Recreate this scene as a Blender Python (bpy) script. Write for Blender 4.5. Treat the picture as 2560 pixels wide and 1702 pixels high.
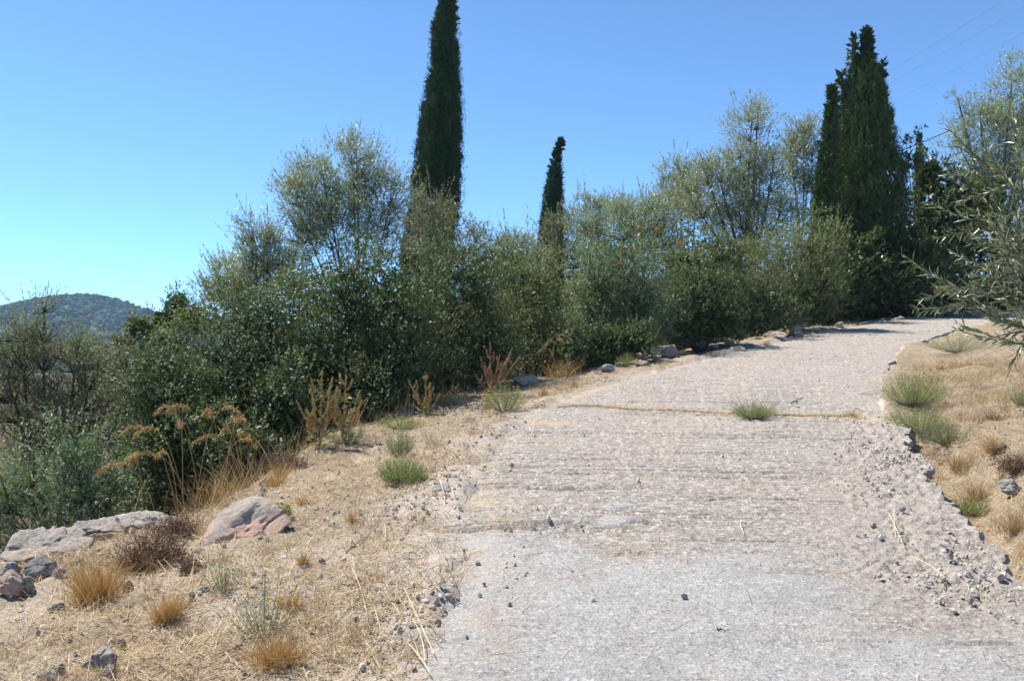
import bpy, math, random
import numpy as np
from mathutils import Vector

for o in list(bpy.data.objects):
    bpy.data.objects.remove(o)
SC = bpy.context.scene
COL = SC.collection
R = np.random.default_rng(7)
random.seed(7)

# ------------------------------------------------------------------ camera
F = 2130.0            # focal length in photograph pixels (2560 wide)
EYE = 1.6
cam = bpy.data.cameras.new('camera')
cam.sensor_width = 36.0
cam.lens = 36.0 * F / 2560.0
cam.clip_start = 0.05
cam.clip_end = 6000
camo = bpy.data.objects.new('camera', cam)
COL.objects.link(camo)
camo.location = (0, 0, EYE)
camo.rotation_euler = (math.radians(90), 0, 0)
SC.camera = camo
SC.render.resolution_x = 1024
SC.render.resolution_y = 680

# ------------------------------------------------------------------ sky, sun, exposure
SUN_EL = math.radians(59)
SUN_AZ = math.radians(-60)     # from +Y (view direction), negative = to the left
world = bpy.data.worlds.new('World')
SC.world = world
world.use_nodes = True
wn = world.node_tree
bg = wn.nodes['Background']
sky = wn.nodes.new('ShaderNodeTexSky')
sky.sky_type = 'NISHITA'
sky.sun_disc = False
sky.sun_elevation = SUN_EL
sky.sun_rotation = SUN_AZ
sky.altitude = 9500
sky.air_density = 1.5
sky.dust_density = 0.6
sky.ozone_density = 6
hsv = wn.nodes.new('ShaderNodeHueSaturation')
hsv.inputs['Hue'].default_value = 0.4915
hsv.inputs['Saturation'].default_value = 1.0
wn.links.new(sky.outputs[0], hsv.inputs['Color'])
wn.links.new(hsv.outputs[0], bg.inputs[0])
bg.inputs[1].default_value = 0.145

sl = bpy.data.lights.new('sun', 'SUN')
sl.energy = 4.4
sl.angle = math.radians(0.53)
sl.color = (1.0, 0.955, 0.88)
slo = bpy.data.objects.new('sun', sl)
COL.objects.link(slo)
S = Vector((math.sin(SUN_AZ) * math.cos(SUN_EL), math.cos(SUN_AZ) * math.cos(SUN_EL), math.sin(SUN_EL)))
slo.rotation_euler = S.to_track_quat('Z', 'Y').to_euler()
slo.location = S * 60
SC.view_settings.view_transform = 'Standard'
SC.view_settings.look = 'None'
SC.view_settings.gamma = 1
SC.view_settings.exposure = 1.0
SC.view_settings.use_curve_mapping = False


# ------------------------------------------------------------------ maths helpers
def vnoise(p, seed=0):
    """value noise in -1..1 at the points p (N,3)"""
    p = np.asarray(p, float)
    i = np.floor(p).astype(np.int64)
    f = p - i
    f = f * f * (3 - 2 * f)
    out = np.zeros(len(p))
    for dx in (0, 1):
        for dy in (0, 1):
            for dz in (0, 1):
                h = ((i[:, 0] + dx) * 374761393 + (i[:, 1] + dy) * 668265263 + (i[:, 2] + dz) * 2147483647 + seed * 974711) & 0xFFFFFFFF
                h = ((h ^ (h >> 13)) * 1274126177) & 0xFFFFFFFF
                h = ((h ^ (h >> 16)) * 2246822519) & 0xFFFFFFFF
                h = h ^ (h >> 15)
                w = (f[:, 0] if dx else 1 - f[:, 0]) * (f[:, 1] if dy else 1 - f[:, 1]) * (f[:, 2] if dz else 1 - f[:, 2])
                out += w * ((h & 0xFFFF) / 32767.5 - 1)
    return out


def fbm(p, seed=0, octv=4):
    p = np.asarray(p, float)
    a, s = 1.0, 0.0
    for k in range(octv):
        s = s + a * vnoise(p * (2.03 ** k) + 17.3 * k, seed + k)
        a *= 0.5
    return s / 1.6


def fb2(x, y, sx, sy=None, seed=0, octv=4):
    sy = sx if sy is None else sy
    return fbm(np.stack([x.ravel() * sx, y.ravel() * sy, np.zeros(x.size) + 0.37], 1), seed, octv).reshape(x.shape)


def norm(v):
    return v / np.maximum(np.linalg.norm(v, axis=-1, keepdims=True), 1e-9)


def sm(a, b, x):
    t = np.clip((x - a) / (b - a), 0, 1)
    return t * t * (3 - 2 * t)


def rsph(n):
    return norm(R.normal(size=(n, 3)))


def P(px, py, d):
    """photograph pixel at depth d -> world point"""
    return np.array([(px - 1280) / F * d, d, EYE - (py - 851) / F * d])


# ------------------------------------------------------------------ the lie of the land
SL = 0.085


def plan(pts):
    """pixels on the plane of the track -> plan positions (y, x), sorted by y"""
    q = []
    for px, py in pts:
        d = F * EYE / (py - (851 - F * SL))
        q.append((d, (px - 1280) / F * d))
    q.sort()
    q = np.array(q)
    return q[:, 0], q[:, 1]


LE = plan([(1085, 1574), (1140, 1379), (1175, 1183), (1324, 1020), (1530, 955), (1780, 890), (1960, 850), (2171, 809), (2334, 784)])
RE = plan([(2620, 1520), (2486, 1400), (2388, 1270), (2340, 1194), (2345, 1156), (2269, 1107), (2210, 1042), (2204, 944), (2258, 868), (2388, 825), (2560, 791)])
CR_PX = ([(0, 1345), (450, 1300), (651, 1190), (760, 1125), (934, 1043), (1151, 984), (1281, 952), (1520, 920), (1628, 888), (1845, 850), (2062, 812), (2334, 780)])


def crest_plan():
    q = []
    for px, py in CR_PX:
        d = 8.0
        for _ in range(40):
            xl = float(np.interp(d, np.concatenate([[1.0], LE[0], [36]]), np.concatenate([[-.35], LE[1], [24]])))
            x = (px - 1280) / F * d
            d = .5 * d + .5 * (EYE + .085 * max(xl - x, 0)) / ((py - 851) / F + SL)
        q.append((d, (px - 1280) / F * d))
    q.sort()
    q = np.array(q)
    return q[:, 0], q[:, 1]


CR = crest_plan()


def edge(tab, y, lo, hi):
    ys = np.concatenate([[-60, 1.0], tab[0], [36, 60, 120]])
    xs = np.concatenate([[lo, lo], tab[1], hi])
    return np.interp(y, ys, xs)


def x_left(y):
    return edge(LE, y, -0.35, [24, 80, 300])


def x_right(y):
    return edge(RE, y, 2.3, [38, 100, 330])


def x_crest(y):
    return edge(CR, y, -7.0, [23, 79, 299])


def base(y):
    return SL * np.minimum(y, 34) + 0.06 * np.clip(y - 34, 0, 50) - 0.10 * np.clip(y - 90, 0, 200) + 0.02 * np.clip(y - 300, 0, 300)


def ground_z(x, y, fine=True):
    x = np.asarray(x, float)
    y = np.asarray(y, float)
    xl, xr, xc = x_left(y), x_right(y), x_crest(y)
    z = base(y)
    z = z - 0.085 * np.clip(xl - x, 0, 12)                                   # verge leans away
    s = np.clip(xc - x, 0, 200)
    dropmax = 1.5 - 0.8 * sm(14, 22, y)
    z = z - dropmax * (1 - np.exp(-(s / 1.1) ** 1.3))
    z = z - 0.14 * np.clip(-3 - x, 0, 90) - 0.05 * np.clip(-93 - x, 0, 400)
    z = z + .12 * np.clip(y - 36, 0, 28) * sm(-16, 4, x)                      # the slope behind the trees
    inside = sm(-.08, 0.2, x - xl) * sm(-.1, 0.25, xr - x)
    z = z - 0.09 * inside
    t = x - xr
    near = 1 - sm(7.6, 9.6, y)
    z = z - (0.36 * near + 0.0) * np.exp(-((t - 0.25) / 0.36) ** 2) * (t > -0.3)
    z = z + 0.13 * np.clip(t - 0.45, 0, 25) - 0.04 * near * np.clip(t, 0, 0.5) + .02 * (1 - near) * sm(-.1, .1, t)
    if fine:
        far = 1 + 0.15 * np.clip(np.abs(y) - 5, 0, 40)
        off = 1 - inside
        z = z + off * (0.06 * fb2(x, y, 0.9, seed=3) * np.minimum(far, 4) + 0.030 * fb2(x, y, 6.0, seed=9) + 0.016 * fb2(x, y, 20.0, seed=12, octv=3))
        z = z + sm(-0.5, 0.0, x - xl) * (1 - sm(0.05, 0.4, x - xl)) * (.10 * fb2(x, y, 2.2, seed=5) + .05 * fb2(x, y, 8, seed=6))
    return z


def gz(x, y):
    return float(ground_z(np.array([x]), np.array([y]))[0])


def on_road(x, y):
    return (x > x_left(y)) & (x < x_right(y))


def G(px, py, lo=2.0, hi=60):
    """where the ray through a photograph pixel meets the land"""
    d = np.geomspace(lo, hi, 900)
    x = (px - 1280) / F * d
    z = EYE - (py - 851) / F * d
    g = ground_z(x, d)
    g = np.where(on_road(x, d), np.maximum(g, base(d)), g)
    k = np.argmax(z < g)
    if not (z < g).any():
        k = len(d) - 1
    return np.array([x[k], d[k], g[k]])


# ------------------------------------------------------------------ mesh helpers
class Acc:
    def __init__(s):
        s.v, s.q, s.t, s.rq, s.rt, s.n = [], [], [], [], [], 0

    def add(s, v, q=None, t=None, r=0.5):
        v = np.asarray(v, float).reshape(-1, 3)
        if q is not None and len(q):
            q = np.asarray(q, np.int64)
            s.q.append(q + s.n)
            s.rq.append(np.broadcast_to(np.asarray(r, float), (len(q),)))
        if t is not None and len(t):
            t = np.asarray(t, np.int64)
            s.t.append(t + s.n)
            s.rt.append(np.broadcast_to(np.asarray(r, float), (len(t),)))
        s.v.append(v)
        s.n += len(v)

    def mesh(s, name, origin=(0, 0, 0), smooth=False):
        v = np.concatenate(s.v) - np.asarray(origin, float)
        q = np.concatenate(s.q) if s.q else np.zeros((0, 4), np.int64)
        t = np.concatenate(s.t) if s.t else np.zeros((0, 3), np.int64)
        me = bpy.data.meshes.new(name)
        me.vertices.add(len(v))
        me.vertices.foreach_set('co', v.astype(np.float32).ravel())
        nl = q.size + t.size
        me.loops.add(nl)
        me.loops.foreach_set('vertex_index', np.concatenate([q.ravel(), t.ravel()]).astype(np.int32))
        me.polygons.add(len(q) + len(t))
        st = np.concatenate([np.arange(len(q)) * 4, q.size + np.arange(len(t)) * 3])
        me.polygons.foreach_set('loop_start', st.astype(np.int32))
        rr = np.concatenate(s.rq + s.rt) if (s.rq or s.rt) else np.zeros(0)
        a = me.attributes.new('rnd', 'FLOAT', 'FACE')
        a.data.foreach_set('value', rr.astype(np.float32))
        me.update(calc_edges=True)
        me.polygons.foreach_set('use_smooth', np.full(len(me.polygons), smooth))
        return me


def tag(o, label=None, cat=None, group=None, kind=None):
    if label:
        o['label'] = label
    if cat:
        o['category'] = cat
    if group:
        o['group'] = group
    if kind:
        o['kind'] = kind
    return o


def link(name, me, mat, parent=None, loc=None):
    o = bpy.data.objects.new(name, me)
    if mat is not None and me is not None and not me.materials:
        for m in (mat if isinstance(mat, (list, tuple)) else [mat]):
            me.materials.append(m)
    COL.objects.link(o)
    if parent is not None:
        o.parent = parent
    if loc is not None:
        o.location = loc
    return o


def thing(name, label, cat, loc, group=None):
    return tag(link(name, None, None, None, tuple(loc)), label, cat, group)


def tube(acc, pts, rad, sides=5, r=0.5):
    pts = np.asarray(pts, float)
    n = len(pts)
    rad = np.broadcast_to(np.asarray(rad, float), (n,))
    tg = norm(np.gradient(pts, axis=0))
    up = np.where(np.abs(tg[:, 2:3]) > 0.9, np.array([[1.0, 0, 0]]), np.array([[0, 0, 1.0]]))
    a = norm(np.cross(tg, up))
    b = np.cross(tg, a)
    th = np.arange(sides) / sides * 2 * math.pi
    ring = pts[:, None] + rad[:, None, None] * (np.cos(th)[None, :, None] * a[:, None] + np.sin(th)[None, :, None] * b[:, None])
    i = np.arange(n - 1)[:, None] * sides
    k = np.arange(sides)[None]
    k2 = (k + 1) % sides
    q = np.stack([i + k, i + k2, i + sides + k2, i + sides + k], -1).reshape(-1, 4)
    acc.add(ring, q, r=r)


def sticks(acc, A, B, ra, rb, r=0.5):
    """many three-sided straight twigs at once"""
    n = len(A)
    tg = norm(B - A)
    a = norm(np.cross(tg, np.where(np.abs(tg[:, 2:3]) > 0.9, [[1.0, 0, 0]], [[0, 0, 1.0]])))
    b = np.cross(tg, a)
    v = []
    for p, rr in ((A, ra), (B, rb)):
        rr = np.broadcast_to(np.asarray(rr, float), (n,))[:, None]
        for k in range(3):
            t = k * 2.0944
            v.append(p + rr * (math.cos(t) * a + math.sin(t) * b))
    v = np.stack(v, 1).reshape(-1, 3)
    o = np.arange(n)[:, None] * 6
    q = np.concatenate([o + np.array([[k, (k + 1) % 3, 3 + (k + 1) % 3, 3 + k]]) for k in range(3)])
    acc.add(v, q, r=np.tile(np.broadcast_to(r, (n,)), 3))


def leaves(acc, pos, d, ln, wd, r, fold=0.25, mid=0.5, nrm=None, tri=False):
    """one folded lozenge per leaf"""
    n = len(pos)
    d = norm(d)
    h = rsph(n) if nrm is None else nrm
    s = norm(np.cross(d, h))
    u = np.cross(s, d)
    ln = np.broadcast_to(ln, (n,))[:, None]
    wd = np.broadcast_to(wd, (n,))[:, None]
    if tri:
        v = np.stack([pos + s * wd * 0.5, pos + d * ln, pos - s * wd * 0.5], 1)
        acc.add(v, None, np.arange(n * 3).reshape(-1, 3), r=r)
        return
    m = pos + d * ln * mid
    v = np.stack([pos, m + s * wd * 0.5 + u * wd * fold, pos + d * ln, m - s * wd * 0.5 + u * wd * fold], 1)
    q = np.arange(n * 4).reshape(-1, 4)
    acc.add(v, q, r=r)


def bez(a, b, c, n):
    t = np.linspace(0, 1, n)[:, None]
    return (1 - t) ** 2 * a + 2 * t * (1 - t) * b + t * t * c


_ico = {}


def ico(k):
    if k in _ico:
        return _ico[k]
    g = (1 + 5 ** 0.5) / 2
    v = [(-1, g, 0), (1, g, 0), (-1, -g, 0), (1, -g, 0), (0, -1, g), (0, 1, g), (0, -1, -g), (0, 1, -g), (g, 0, -1), (g, 0, 1), (-g, 0, -1), (-g, 0, 1)]
    f = [(0, 11, 5), (0, 5, 1), (0, 1, 7), (0, 7, 10), (0, 10, 11), (1, 5, 9), (5, 11, 4), (11, 10, 2), (10, 7, 6), (7, 1, 8),
         (3, 9, 4), (3, 4, 2), (3, 2, 6), (3, 6, 8), (3, 8, 9), (4, 9, 5), (2, 4, 11), (6, 2, 10), (8, 6, 7), (9, 8, 1)]
    v = [tuple(norm(np.array(q, float))) for q in v]
    for _ in range(k):
        cache, nf = {}, []

        def mid(a, b):
            key = (min(a, b), max(a, b))
            if key not in cache:
                v.append(tuple(norm(np.array(v[a]) + np.array(v[b]))))
                cache[key] = len(v) - 1
            return cache[key]
        for a, b, c in f:
            ab, bc, ca = mid(a, b), mid(b, c), mid(c, a)
            nf += [(a, ab, ca), (b, bc, ab), (c, ca, bc), (ab, bc, ca)]
        f = nf
    _ico[k] = (np.array(v), np.array(f))
    return _ico[k]


# ------------------------------------------------------------------ materials
def ramp(nt, stops, fac=None, interp='LINEAR'):
    n = nt.nodes.new('ShaderNodeValToRGB')
    n.color_ramp.interpolation = interp
    el = n.color_ramp.elements
    while len(el) < len(stops):
        el.new(0.5)
    for e, (p, c) in zip(el, stops):
        e.position = p
        e.color = (*c, 1)
    if fac is not None:
        nt.links.new(fac, n.inputs[0])
    return n.outputs[0]


def noise(nt, scale, detail=5, rough=0.6, coord=None, dist=0.0):
    n = nt.nodes.new('ShaderNodeTexNoise')
    n.inputs['Scale'].default_value = scale
    n.inputs['Detail'].default_value = detail
    n.inputs['Roughness'].default_value = rough
    n.inputs['Distortion'].default_value = dist
    if coord is not None:
        nt.links.new(coord, n.inputs['Vector'])
    return n.outputs[0]


def mixc(nt, fac, a, b, mode='MIX'):
    n = nt.nodes.new('ShaderNodeMix')
    n.data_type = 'RGBA'
    n.blend_type = mode
    for sock, val in ((n.inputs[0], fac), (n.inputs[6], a), (n.inputs[7], b)):
        if isinstance(val, (int, float)):
            sock.default_value = val
        elif isinstance(val, tuple):
            sock.default_value = (*val, 1)
        else:
            nt.links.new(val, sock)
    return n.outputs[2]


def attr(nt, name):
    n = nt.nodes.new('ShaderNodeAttribute')
    n.attribute_name = name
    return n.outputs['Fac']


def maprange(nt, v, a, b, c=0.0, d=1.0):
    n = nt.nodes.new('ShaderNodeMapRange')
    nt.links.new(v, n.inputs[0])
    for k, x in enumerate((a, b, c, d)):
        n.inputs[k + 1].default_value = x
    return n.outputs[0]


def new_mat(name):
    m = bpy.data.materials.new(name)
    m.use_nodes = True
    nt = m.node_tree
    return m, nt, nt.nodes['Principled BSDF']


def bump(nt, bs, h, strength=0.5, dist=0.02):
    b = nt.nodes.new('ShaderNodeBump')
    b.inputs['Strength'].default_value = strength
    b.inputs['Distance'].default_value = dist
    nt.links.new(h, b.inputs['Height'])
    nt.links.new(b.outputs[0], bs.inputs['Normal'])


def leaf_mat(name, stops, rough=0.42, trans=0.25, spec=0.5, tcol=None):
    m, nt, bs = new_mat(name)
    c = ramp(nt, stops, attr(nt, 'rnd'))
    nt.links.new(c, bs.inputs['Base Color'])
    bs.inputs['Roughness'].default_value = rough
    bs.inputs['Specular IOR Level'].default_value = spec
    if trans > 0:
        tr = nt.nodes.new('ShaderNodeBsdfTranslucent')
        t2 = mixc(nt, 1.0, c, tcol or (1.0, 1.15, 0.55), 'MULTIPLY')
        nt.links.new(t2, tr.inputs[0])
        mx = nt.nodes.new('ShaderNodeMixShader')
        mx.inputs[0].default_value = trans
        nt.links.new(bs.outputs[0], mx.inputs[1])
        nt.links.new(tr.outputs[0], mx.inputs[2])
        nt.links.new(mx.outputs[0], nt.nodes['Material Output'].inputs[0])
    return m


M = {}
M['oak'] = leaf_mat('kermes_leaf', [(0, (.055, .084, .03)), (.5, (.108, .145, .05)), (.85, (.17, .20, .078)), (.97, (.26, .25, .105)), (1, (.32, .23, .10))], 0.52, 0.27, 0.38)
M['oak2'] = leaf_mat('scrub_leaf', [(0, (.115, .135, .052)), (.5, (.18, .20, .08)), (.9, (.26, .265, .12)), (1, (.36, .28, .14))], 0.5, 0.33, 0.35)
M['olive'] = leaf_mat('olive_leaf', [(0, (.18, .195, .12)), (.4, (.27, .285, .18)), (.75, (.39, .395, .28)), (1, (.52, .52, .42))], 0.38, 0.38, 0.6)
M['olivebrown'] = leaf_mat('dull_olive_leaf', [(0, (.13, .135, .078)), (.5, (.20, .20, .115)), (.85, (.27, .26, .165)), (1, (.36, .33, .24))], 0.48, 0.35, 0.4)
M['olivegreen'] = leaf_mat('fresh_olive_leaf', [(0, (.125, .165, .085)), (.5, (.19, .24, .125)), (.85, (.275, .315, .185)), (1, (.40, .43, .30))], 0.46, 0.36, 0.45)
M['olivenear'] = leaf_mat('near_olive_leaf', [(0, (.11, .13, .065)), (.6, (.16, .18, .095)), (.82, (.20, .215, .125)), (.9, (.28, .30, .21)), (1, (.38, .40, .31))], 0.38, 0.25, 0.5)
M['cypress'] = leaf_mat('cypress_spray', [(0, (.024, .048, .022)), (.5, (.045, .08, .03)), (.9, (.075, .115, .04)), (1, (.11, .11, .055))], 0.6, 0.12, 0.3)
M['cypress2'] = leaf_mat('bright_cypress_spray', [(0, (.034, .056, .018)), (.5, (.064, .098, .026)), (.9, (.10, .135, .036)), (1, (.12, .12, .055))], 0.6, 0.15, 0.3)
M['carob'] = leaf_mat('carob_leaf', [(0, (.045, .065, .016)), (.5, (.095, .125, .035)), (.9, (.17, .18, .055)), (1, (.22, .13, .05))], 0.38, 0.3, 0.5)
M['red'] = leaf_mat('turning_leaf', [(0, (.38, .09, .03)), (.5, (.45, .2, .04)), (1, (.5, .38, .05))], 0.5, 0.35, 0.3, (1.1, .9, .5))
M['weed'] = leaf_mat('weed_leaf', [(0, (.19, .22, .07)), (.5, (.29, .32, .115)), (.85, (.40, .39, .17)), (1, (.52, .44, .23))], 0.5, 0.3, 0.3)
M['greyweed'] = leaf_mat('grey_weed_leaf', [(0, (.17, .19, .09)), (.6, (.27, .28, .155)), (1, (.44, .39, .25))], 0.5, 0.25, 0.3)
M['straw'] = leaf_mat('straw_blade', [(0, (.14, .075, .04)), (.2, (.26, .17, .09)), (.45, (.42, .295, .145)), (.75, (.54, .415, .235)), (1, (.66, .56, .39))], 0.55, 0.2, 0.3, (1.0, .9, .7))
M['gold'] = leaf_mat('golden_blade', [(0, (.30, .15, .045)), (.4, (.44, .26, .085)), (.8, (.58, .40, .17)), (1, (.62, .5, .3))], 0.5, 0.25, 0.35, (1.0, .9, .6))
M['dock'] = leaf_mat('dock_seed', [(0, (.25, .16, .065)), (.4, (.43, .30, .12)), (.8, (.56, .42, .19)), (1, (.38, .36, .14))], 0.6, 0.2, 0.2, (1, .9, .7))
M['dockred'] = leaf_mat('russet_dock_seed', [(0, (.22, .12, .065)), (.5, (.38, .23, .125)), (1, (.50, .34, .19))], 0.6, 0.2, 0.2, (1, .9, .7))
M['thorn'] = leaf_mat('dead_thorn', [(0, (.10, .055, .035)), (.5, (.22, .135, .085)), (1, (.38, .26, .16))], 0.7, 0.1, 0.2, (1, .9, .7))
M['yellow'] = leaf_mat('yellow_flower', [(0, (.45, .28, .03)), (1, (.6, .45, .08))], 0.5, 0.3, 0.2, (1, .9, .5))


def bark(name, a, b):
    m, nt, bs = new_mat(name)
    tc = nt.nodes.new('ShaderNodeTexCoord').outputs['Object']
    n = noise(nt, 14, 5, .65, tc)
    nt.links.new(ramp(nt, [(.3, a), (.7, b)], n), bs.inputs['Base Color'])
    bs.inputs['Roughness'].default_value = .85
    bump(nt, bs, n, .5, .01)
    return m


M['bark'] = bark('olive_bark', (.06, .047, .036), (.17, .14, .11))
M['barkdark'] = bark('dark_bark', (.03, .024, .018), (.09, .072, .055))
M['barkpale'] = bark('pale_dead_wood', (.22, .19, .16), (.42, .37, .31))
M['stem'] = bark('dry_stem', (.28, .18, .08), (.48, .34, .16))


def rock_mat(name, dark, mid, light, warm=None, warm_amt=0.0):
    m, nt, bs = new_mat(name)
    tc = nt.nodes.new('ShaderNodeTexCoord').outputs['Object']
    n1 = noise(nt, 5, 8, .68, tc, .4)
    n2 = noise(nt, 38, 5, .7, tc)
    c = ramp(nt, [(.3, dark), (.47, mid), (.68, light)], n1)
    c = mixc(nt, maprange(nt, n2, .38, .68, .75, 0), c, dark)
    if warm:
        n3 = noise(nt, 1.6, 3, .5, tc)
        c = mixc(nt, maprange(nt, n3, .48 - warm_amt, .62 - warm_amt), c, warm)
    nt.links.new(c, bs.inputs['Base Color'])
    bs.inputs['Roughness'].default_value = .9
    bs.inputs['Specular IOR Level'].default_value = .2
    n4 = noise(nt, 55, 8, .72, tc)
    bump(nt, bs, n4, 1.0, .03)
    return m


M['rock'] = rock_mat('grey_limestone', (.25, .23, .205), (.47, .435, .39), (.62, .575, .52))
M['rockpale'] = rock_mat('pale_limestone', (.30, .262, .222), (.53, .465, .395), (.68, .605, .52), (.54, .42, .31), -.02)
M['rockpink'] = rock_mat('pink_limestone', (.32, .265, .22), (.53, .445, .37), (.66, .56, .465), (.64, .41, .31), .03)
M['rockdark'] = rock_mat('dark_limestone', (.14, .13, .12), (.30, .28, .26), (.46, .43, .40))  # the same limestone in darker greys


def make_ground_mat():
    m, nt, bs = new_mat('dry_earth')
    tc = nt.nodes.new('ShaderNodeTexCoord').outputs['Object']
    big = noise(nt, .9, 5, .6, tc)
    mid = noise(nt, 9, 6, .7, tc)
    fine = noise(nt, 48, 5, .8, tc)
    c = ramp(nt, [(.3, (.22, .17, .115)), (.5, (.335, .272, .19)), (.7, (.45, .385, .285))], mid)
    c = mixc(nt, maprange(nt, big, .48, .68, 0, .5), c, (.40, .28, .18))
    c = mixc(nt, maprange(nt, fine, .40, .60, .75, 0), c, (.13, .095, .065))
    grit = mixc(nt, maprange(nt, fine, .45, .66), (.36, .31, .26), (.56, .50, .43))
    c = mixc(nt, attr(nt, 'grit'), c, grit)
    litter = mixc(nt, maprange(nt, mid, .35, .65), (.050, .038, .024), (.13, .095, .055))
    c = mixc(nt, attr(nt, 'wood'), c, litter)
    nt.links.new(c, bs.inputs['Base Color'])
    bs.inputs['Roughness'].default_value = .95
    bs.inputs['Specular IOR Level'].default_value = .1
    h = mixc(nt, .35, mid, fine)
    bump(nt, bs, h, .9, .03)
    return m


M['ground'] = make_ground_mat()


def make_road_mat():
    m, nt, bs = new_mat('worn_concrete')
    tc = nt.nodes.new('ShaderNodeTexCoord').outputs['Object']
    mp = nt.nodes.new('ShaderNodeMapping')
    mp.inputs['Scale'].default_value = (1.0, 4.0, 1.0)
    nt.links.new(tc, mp.inputs[0])
    big = noise(nt, 1.1, 6, .62, tc, .3)
    streak = noise(nt, 7, 6, .7, mp.outputs[0])
    fine = noise(nt, 90, 5, .8, tc)
    grain = noise(nt, 34, 4, .75, tc)
    worn = ramp(nt, [(.28, (.27, .236, .20)), (.5, (.40, .352, .298)), (.72, (.50, .442, .376))], streak)
    worn = mixc(nt, maprange(nt, big, .5, .72, 0, .7), worn, (.52, .41, .29))
    worn = mixc(nt, maprange(nt, fine, .40, .58, .8, 0), worn, (.16, .14, .125))
    worn = mixc(nt, maprange(nt, grain, .64, .72, 0, .8), worn, (.66, .63, .58))
    skim = ramp(nt, [(.3, (.345, .328, .305)), (.55, (.435, .415, .388)), (.75, (.495, .47, .435))], noise(nt, 4, 6, .7, tc))
    skim = mixc(nt, maprange(nt, big, .53, .7, 0, .6), skim, (.53, .45, .36))
    skim = mixc(nt, maprange(nt, fine, .40, .56, .7, 0), skim, (.22, .21, .20))
    skim = mixc(nt, maprange(nt, grain, .60, .68, 0, .6), skim, (.58, .56, .53))
    vo = nt.nodes.new('ShaderNodeTexVoronoi')
    vo.inputs['Scale'].default_value = 62
    nt.links.new(tc, vo.inputs['Vector'])
    sep = nt.nodes.new('ShaderNodeSeparateColor')
    nt.links.new(vo.outputs['Color'], sep.inputs[0])
    vo2 = nt.nodes.new('ShaderNodeTexVoronoi')
    vo2.inputs['Scale'].default_value = 26
    nt.links.new(tc, vo2.inputs['Vector'])
    sep2 = nt.nodes.new('ShaderNodeSeparateColor')
    nt.links.new(vo2.outputs['Color'], sep2.inputs[0])
    worn = mixc(nt, maprange(nt, sep.outputs[0], .72, .95, 0, .7), worn, (.60, .56, .50))
    worn = mixc(nt, maprange(nt, sep.outputs[1], .78, .95, 0, .65), worn, (.16, .142, .125))
    worn = mixc(nt, maprange(nt, sep2.outputs[0], .86, .95, 0, .6), worn, (.50, .46, .42))
    worn = mixc(nt, maprange(nt, sep2.outputs[1], .88, .96, 0, .5), worn, (.20, .18, .155))
    skim = mixc(nt, maprange(nt, sep.outputs[0], .78, .95, 0, .5), skim, (.60, .58, .56))
    skim = mixc(nt, maprange(nt, sep.outputs[1], .80, .95, 0, .6), skim, (.20, .19, .18))
    c = mixc(nt, attr(nt, 'skim'), worn, skim)
    rough = mixc(nt, maprange(nt, grain, .35, .7), (.26, .228, .195), (.50, .445, .385))
    c = mixc(nt, attr(nt, 'broken'), c, rough)
    c = mixc(nt, attr(nt, 'dust'), c, (.50, .36, .22))
    nt.links.new(c, bs.inputs['Base Color'])
    bs.inputs['Roughness'].default_value = .92
    bs.inputs['Specular IOR Level'].default_value = .15
    h = mixc(nt, .5, fine, mixc(nt, .5, grain, vo.outputs['Distance']))
    bump(nt, bs, h, 1.0, .022)
    return m


M['road'] = make_road_mat()


def plain(name, col, rough=.6):
    m, nt, bs = new_mat(name)
    tc = nt.nodes.new('ShaderNodeTexCoord').outputs['Object']
    n = noise(nt, 3, 2, .5, tc)
    nt.links.new(mixc(nt, n, tuple(c * .8 for c in col), tuple(c * 1.2 for c in col)), bs.inputs['Base Color'])
    bs.inputs['Roughness'].default_value = rough
    return m


M['wire'] = plain('weathered_wire', (.16, .17, .19))
M['cable'] = plain('black_cable', (.025, .025, .03))


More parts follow.
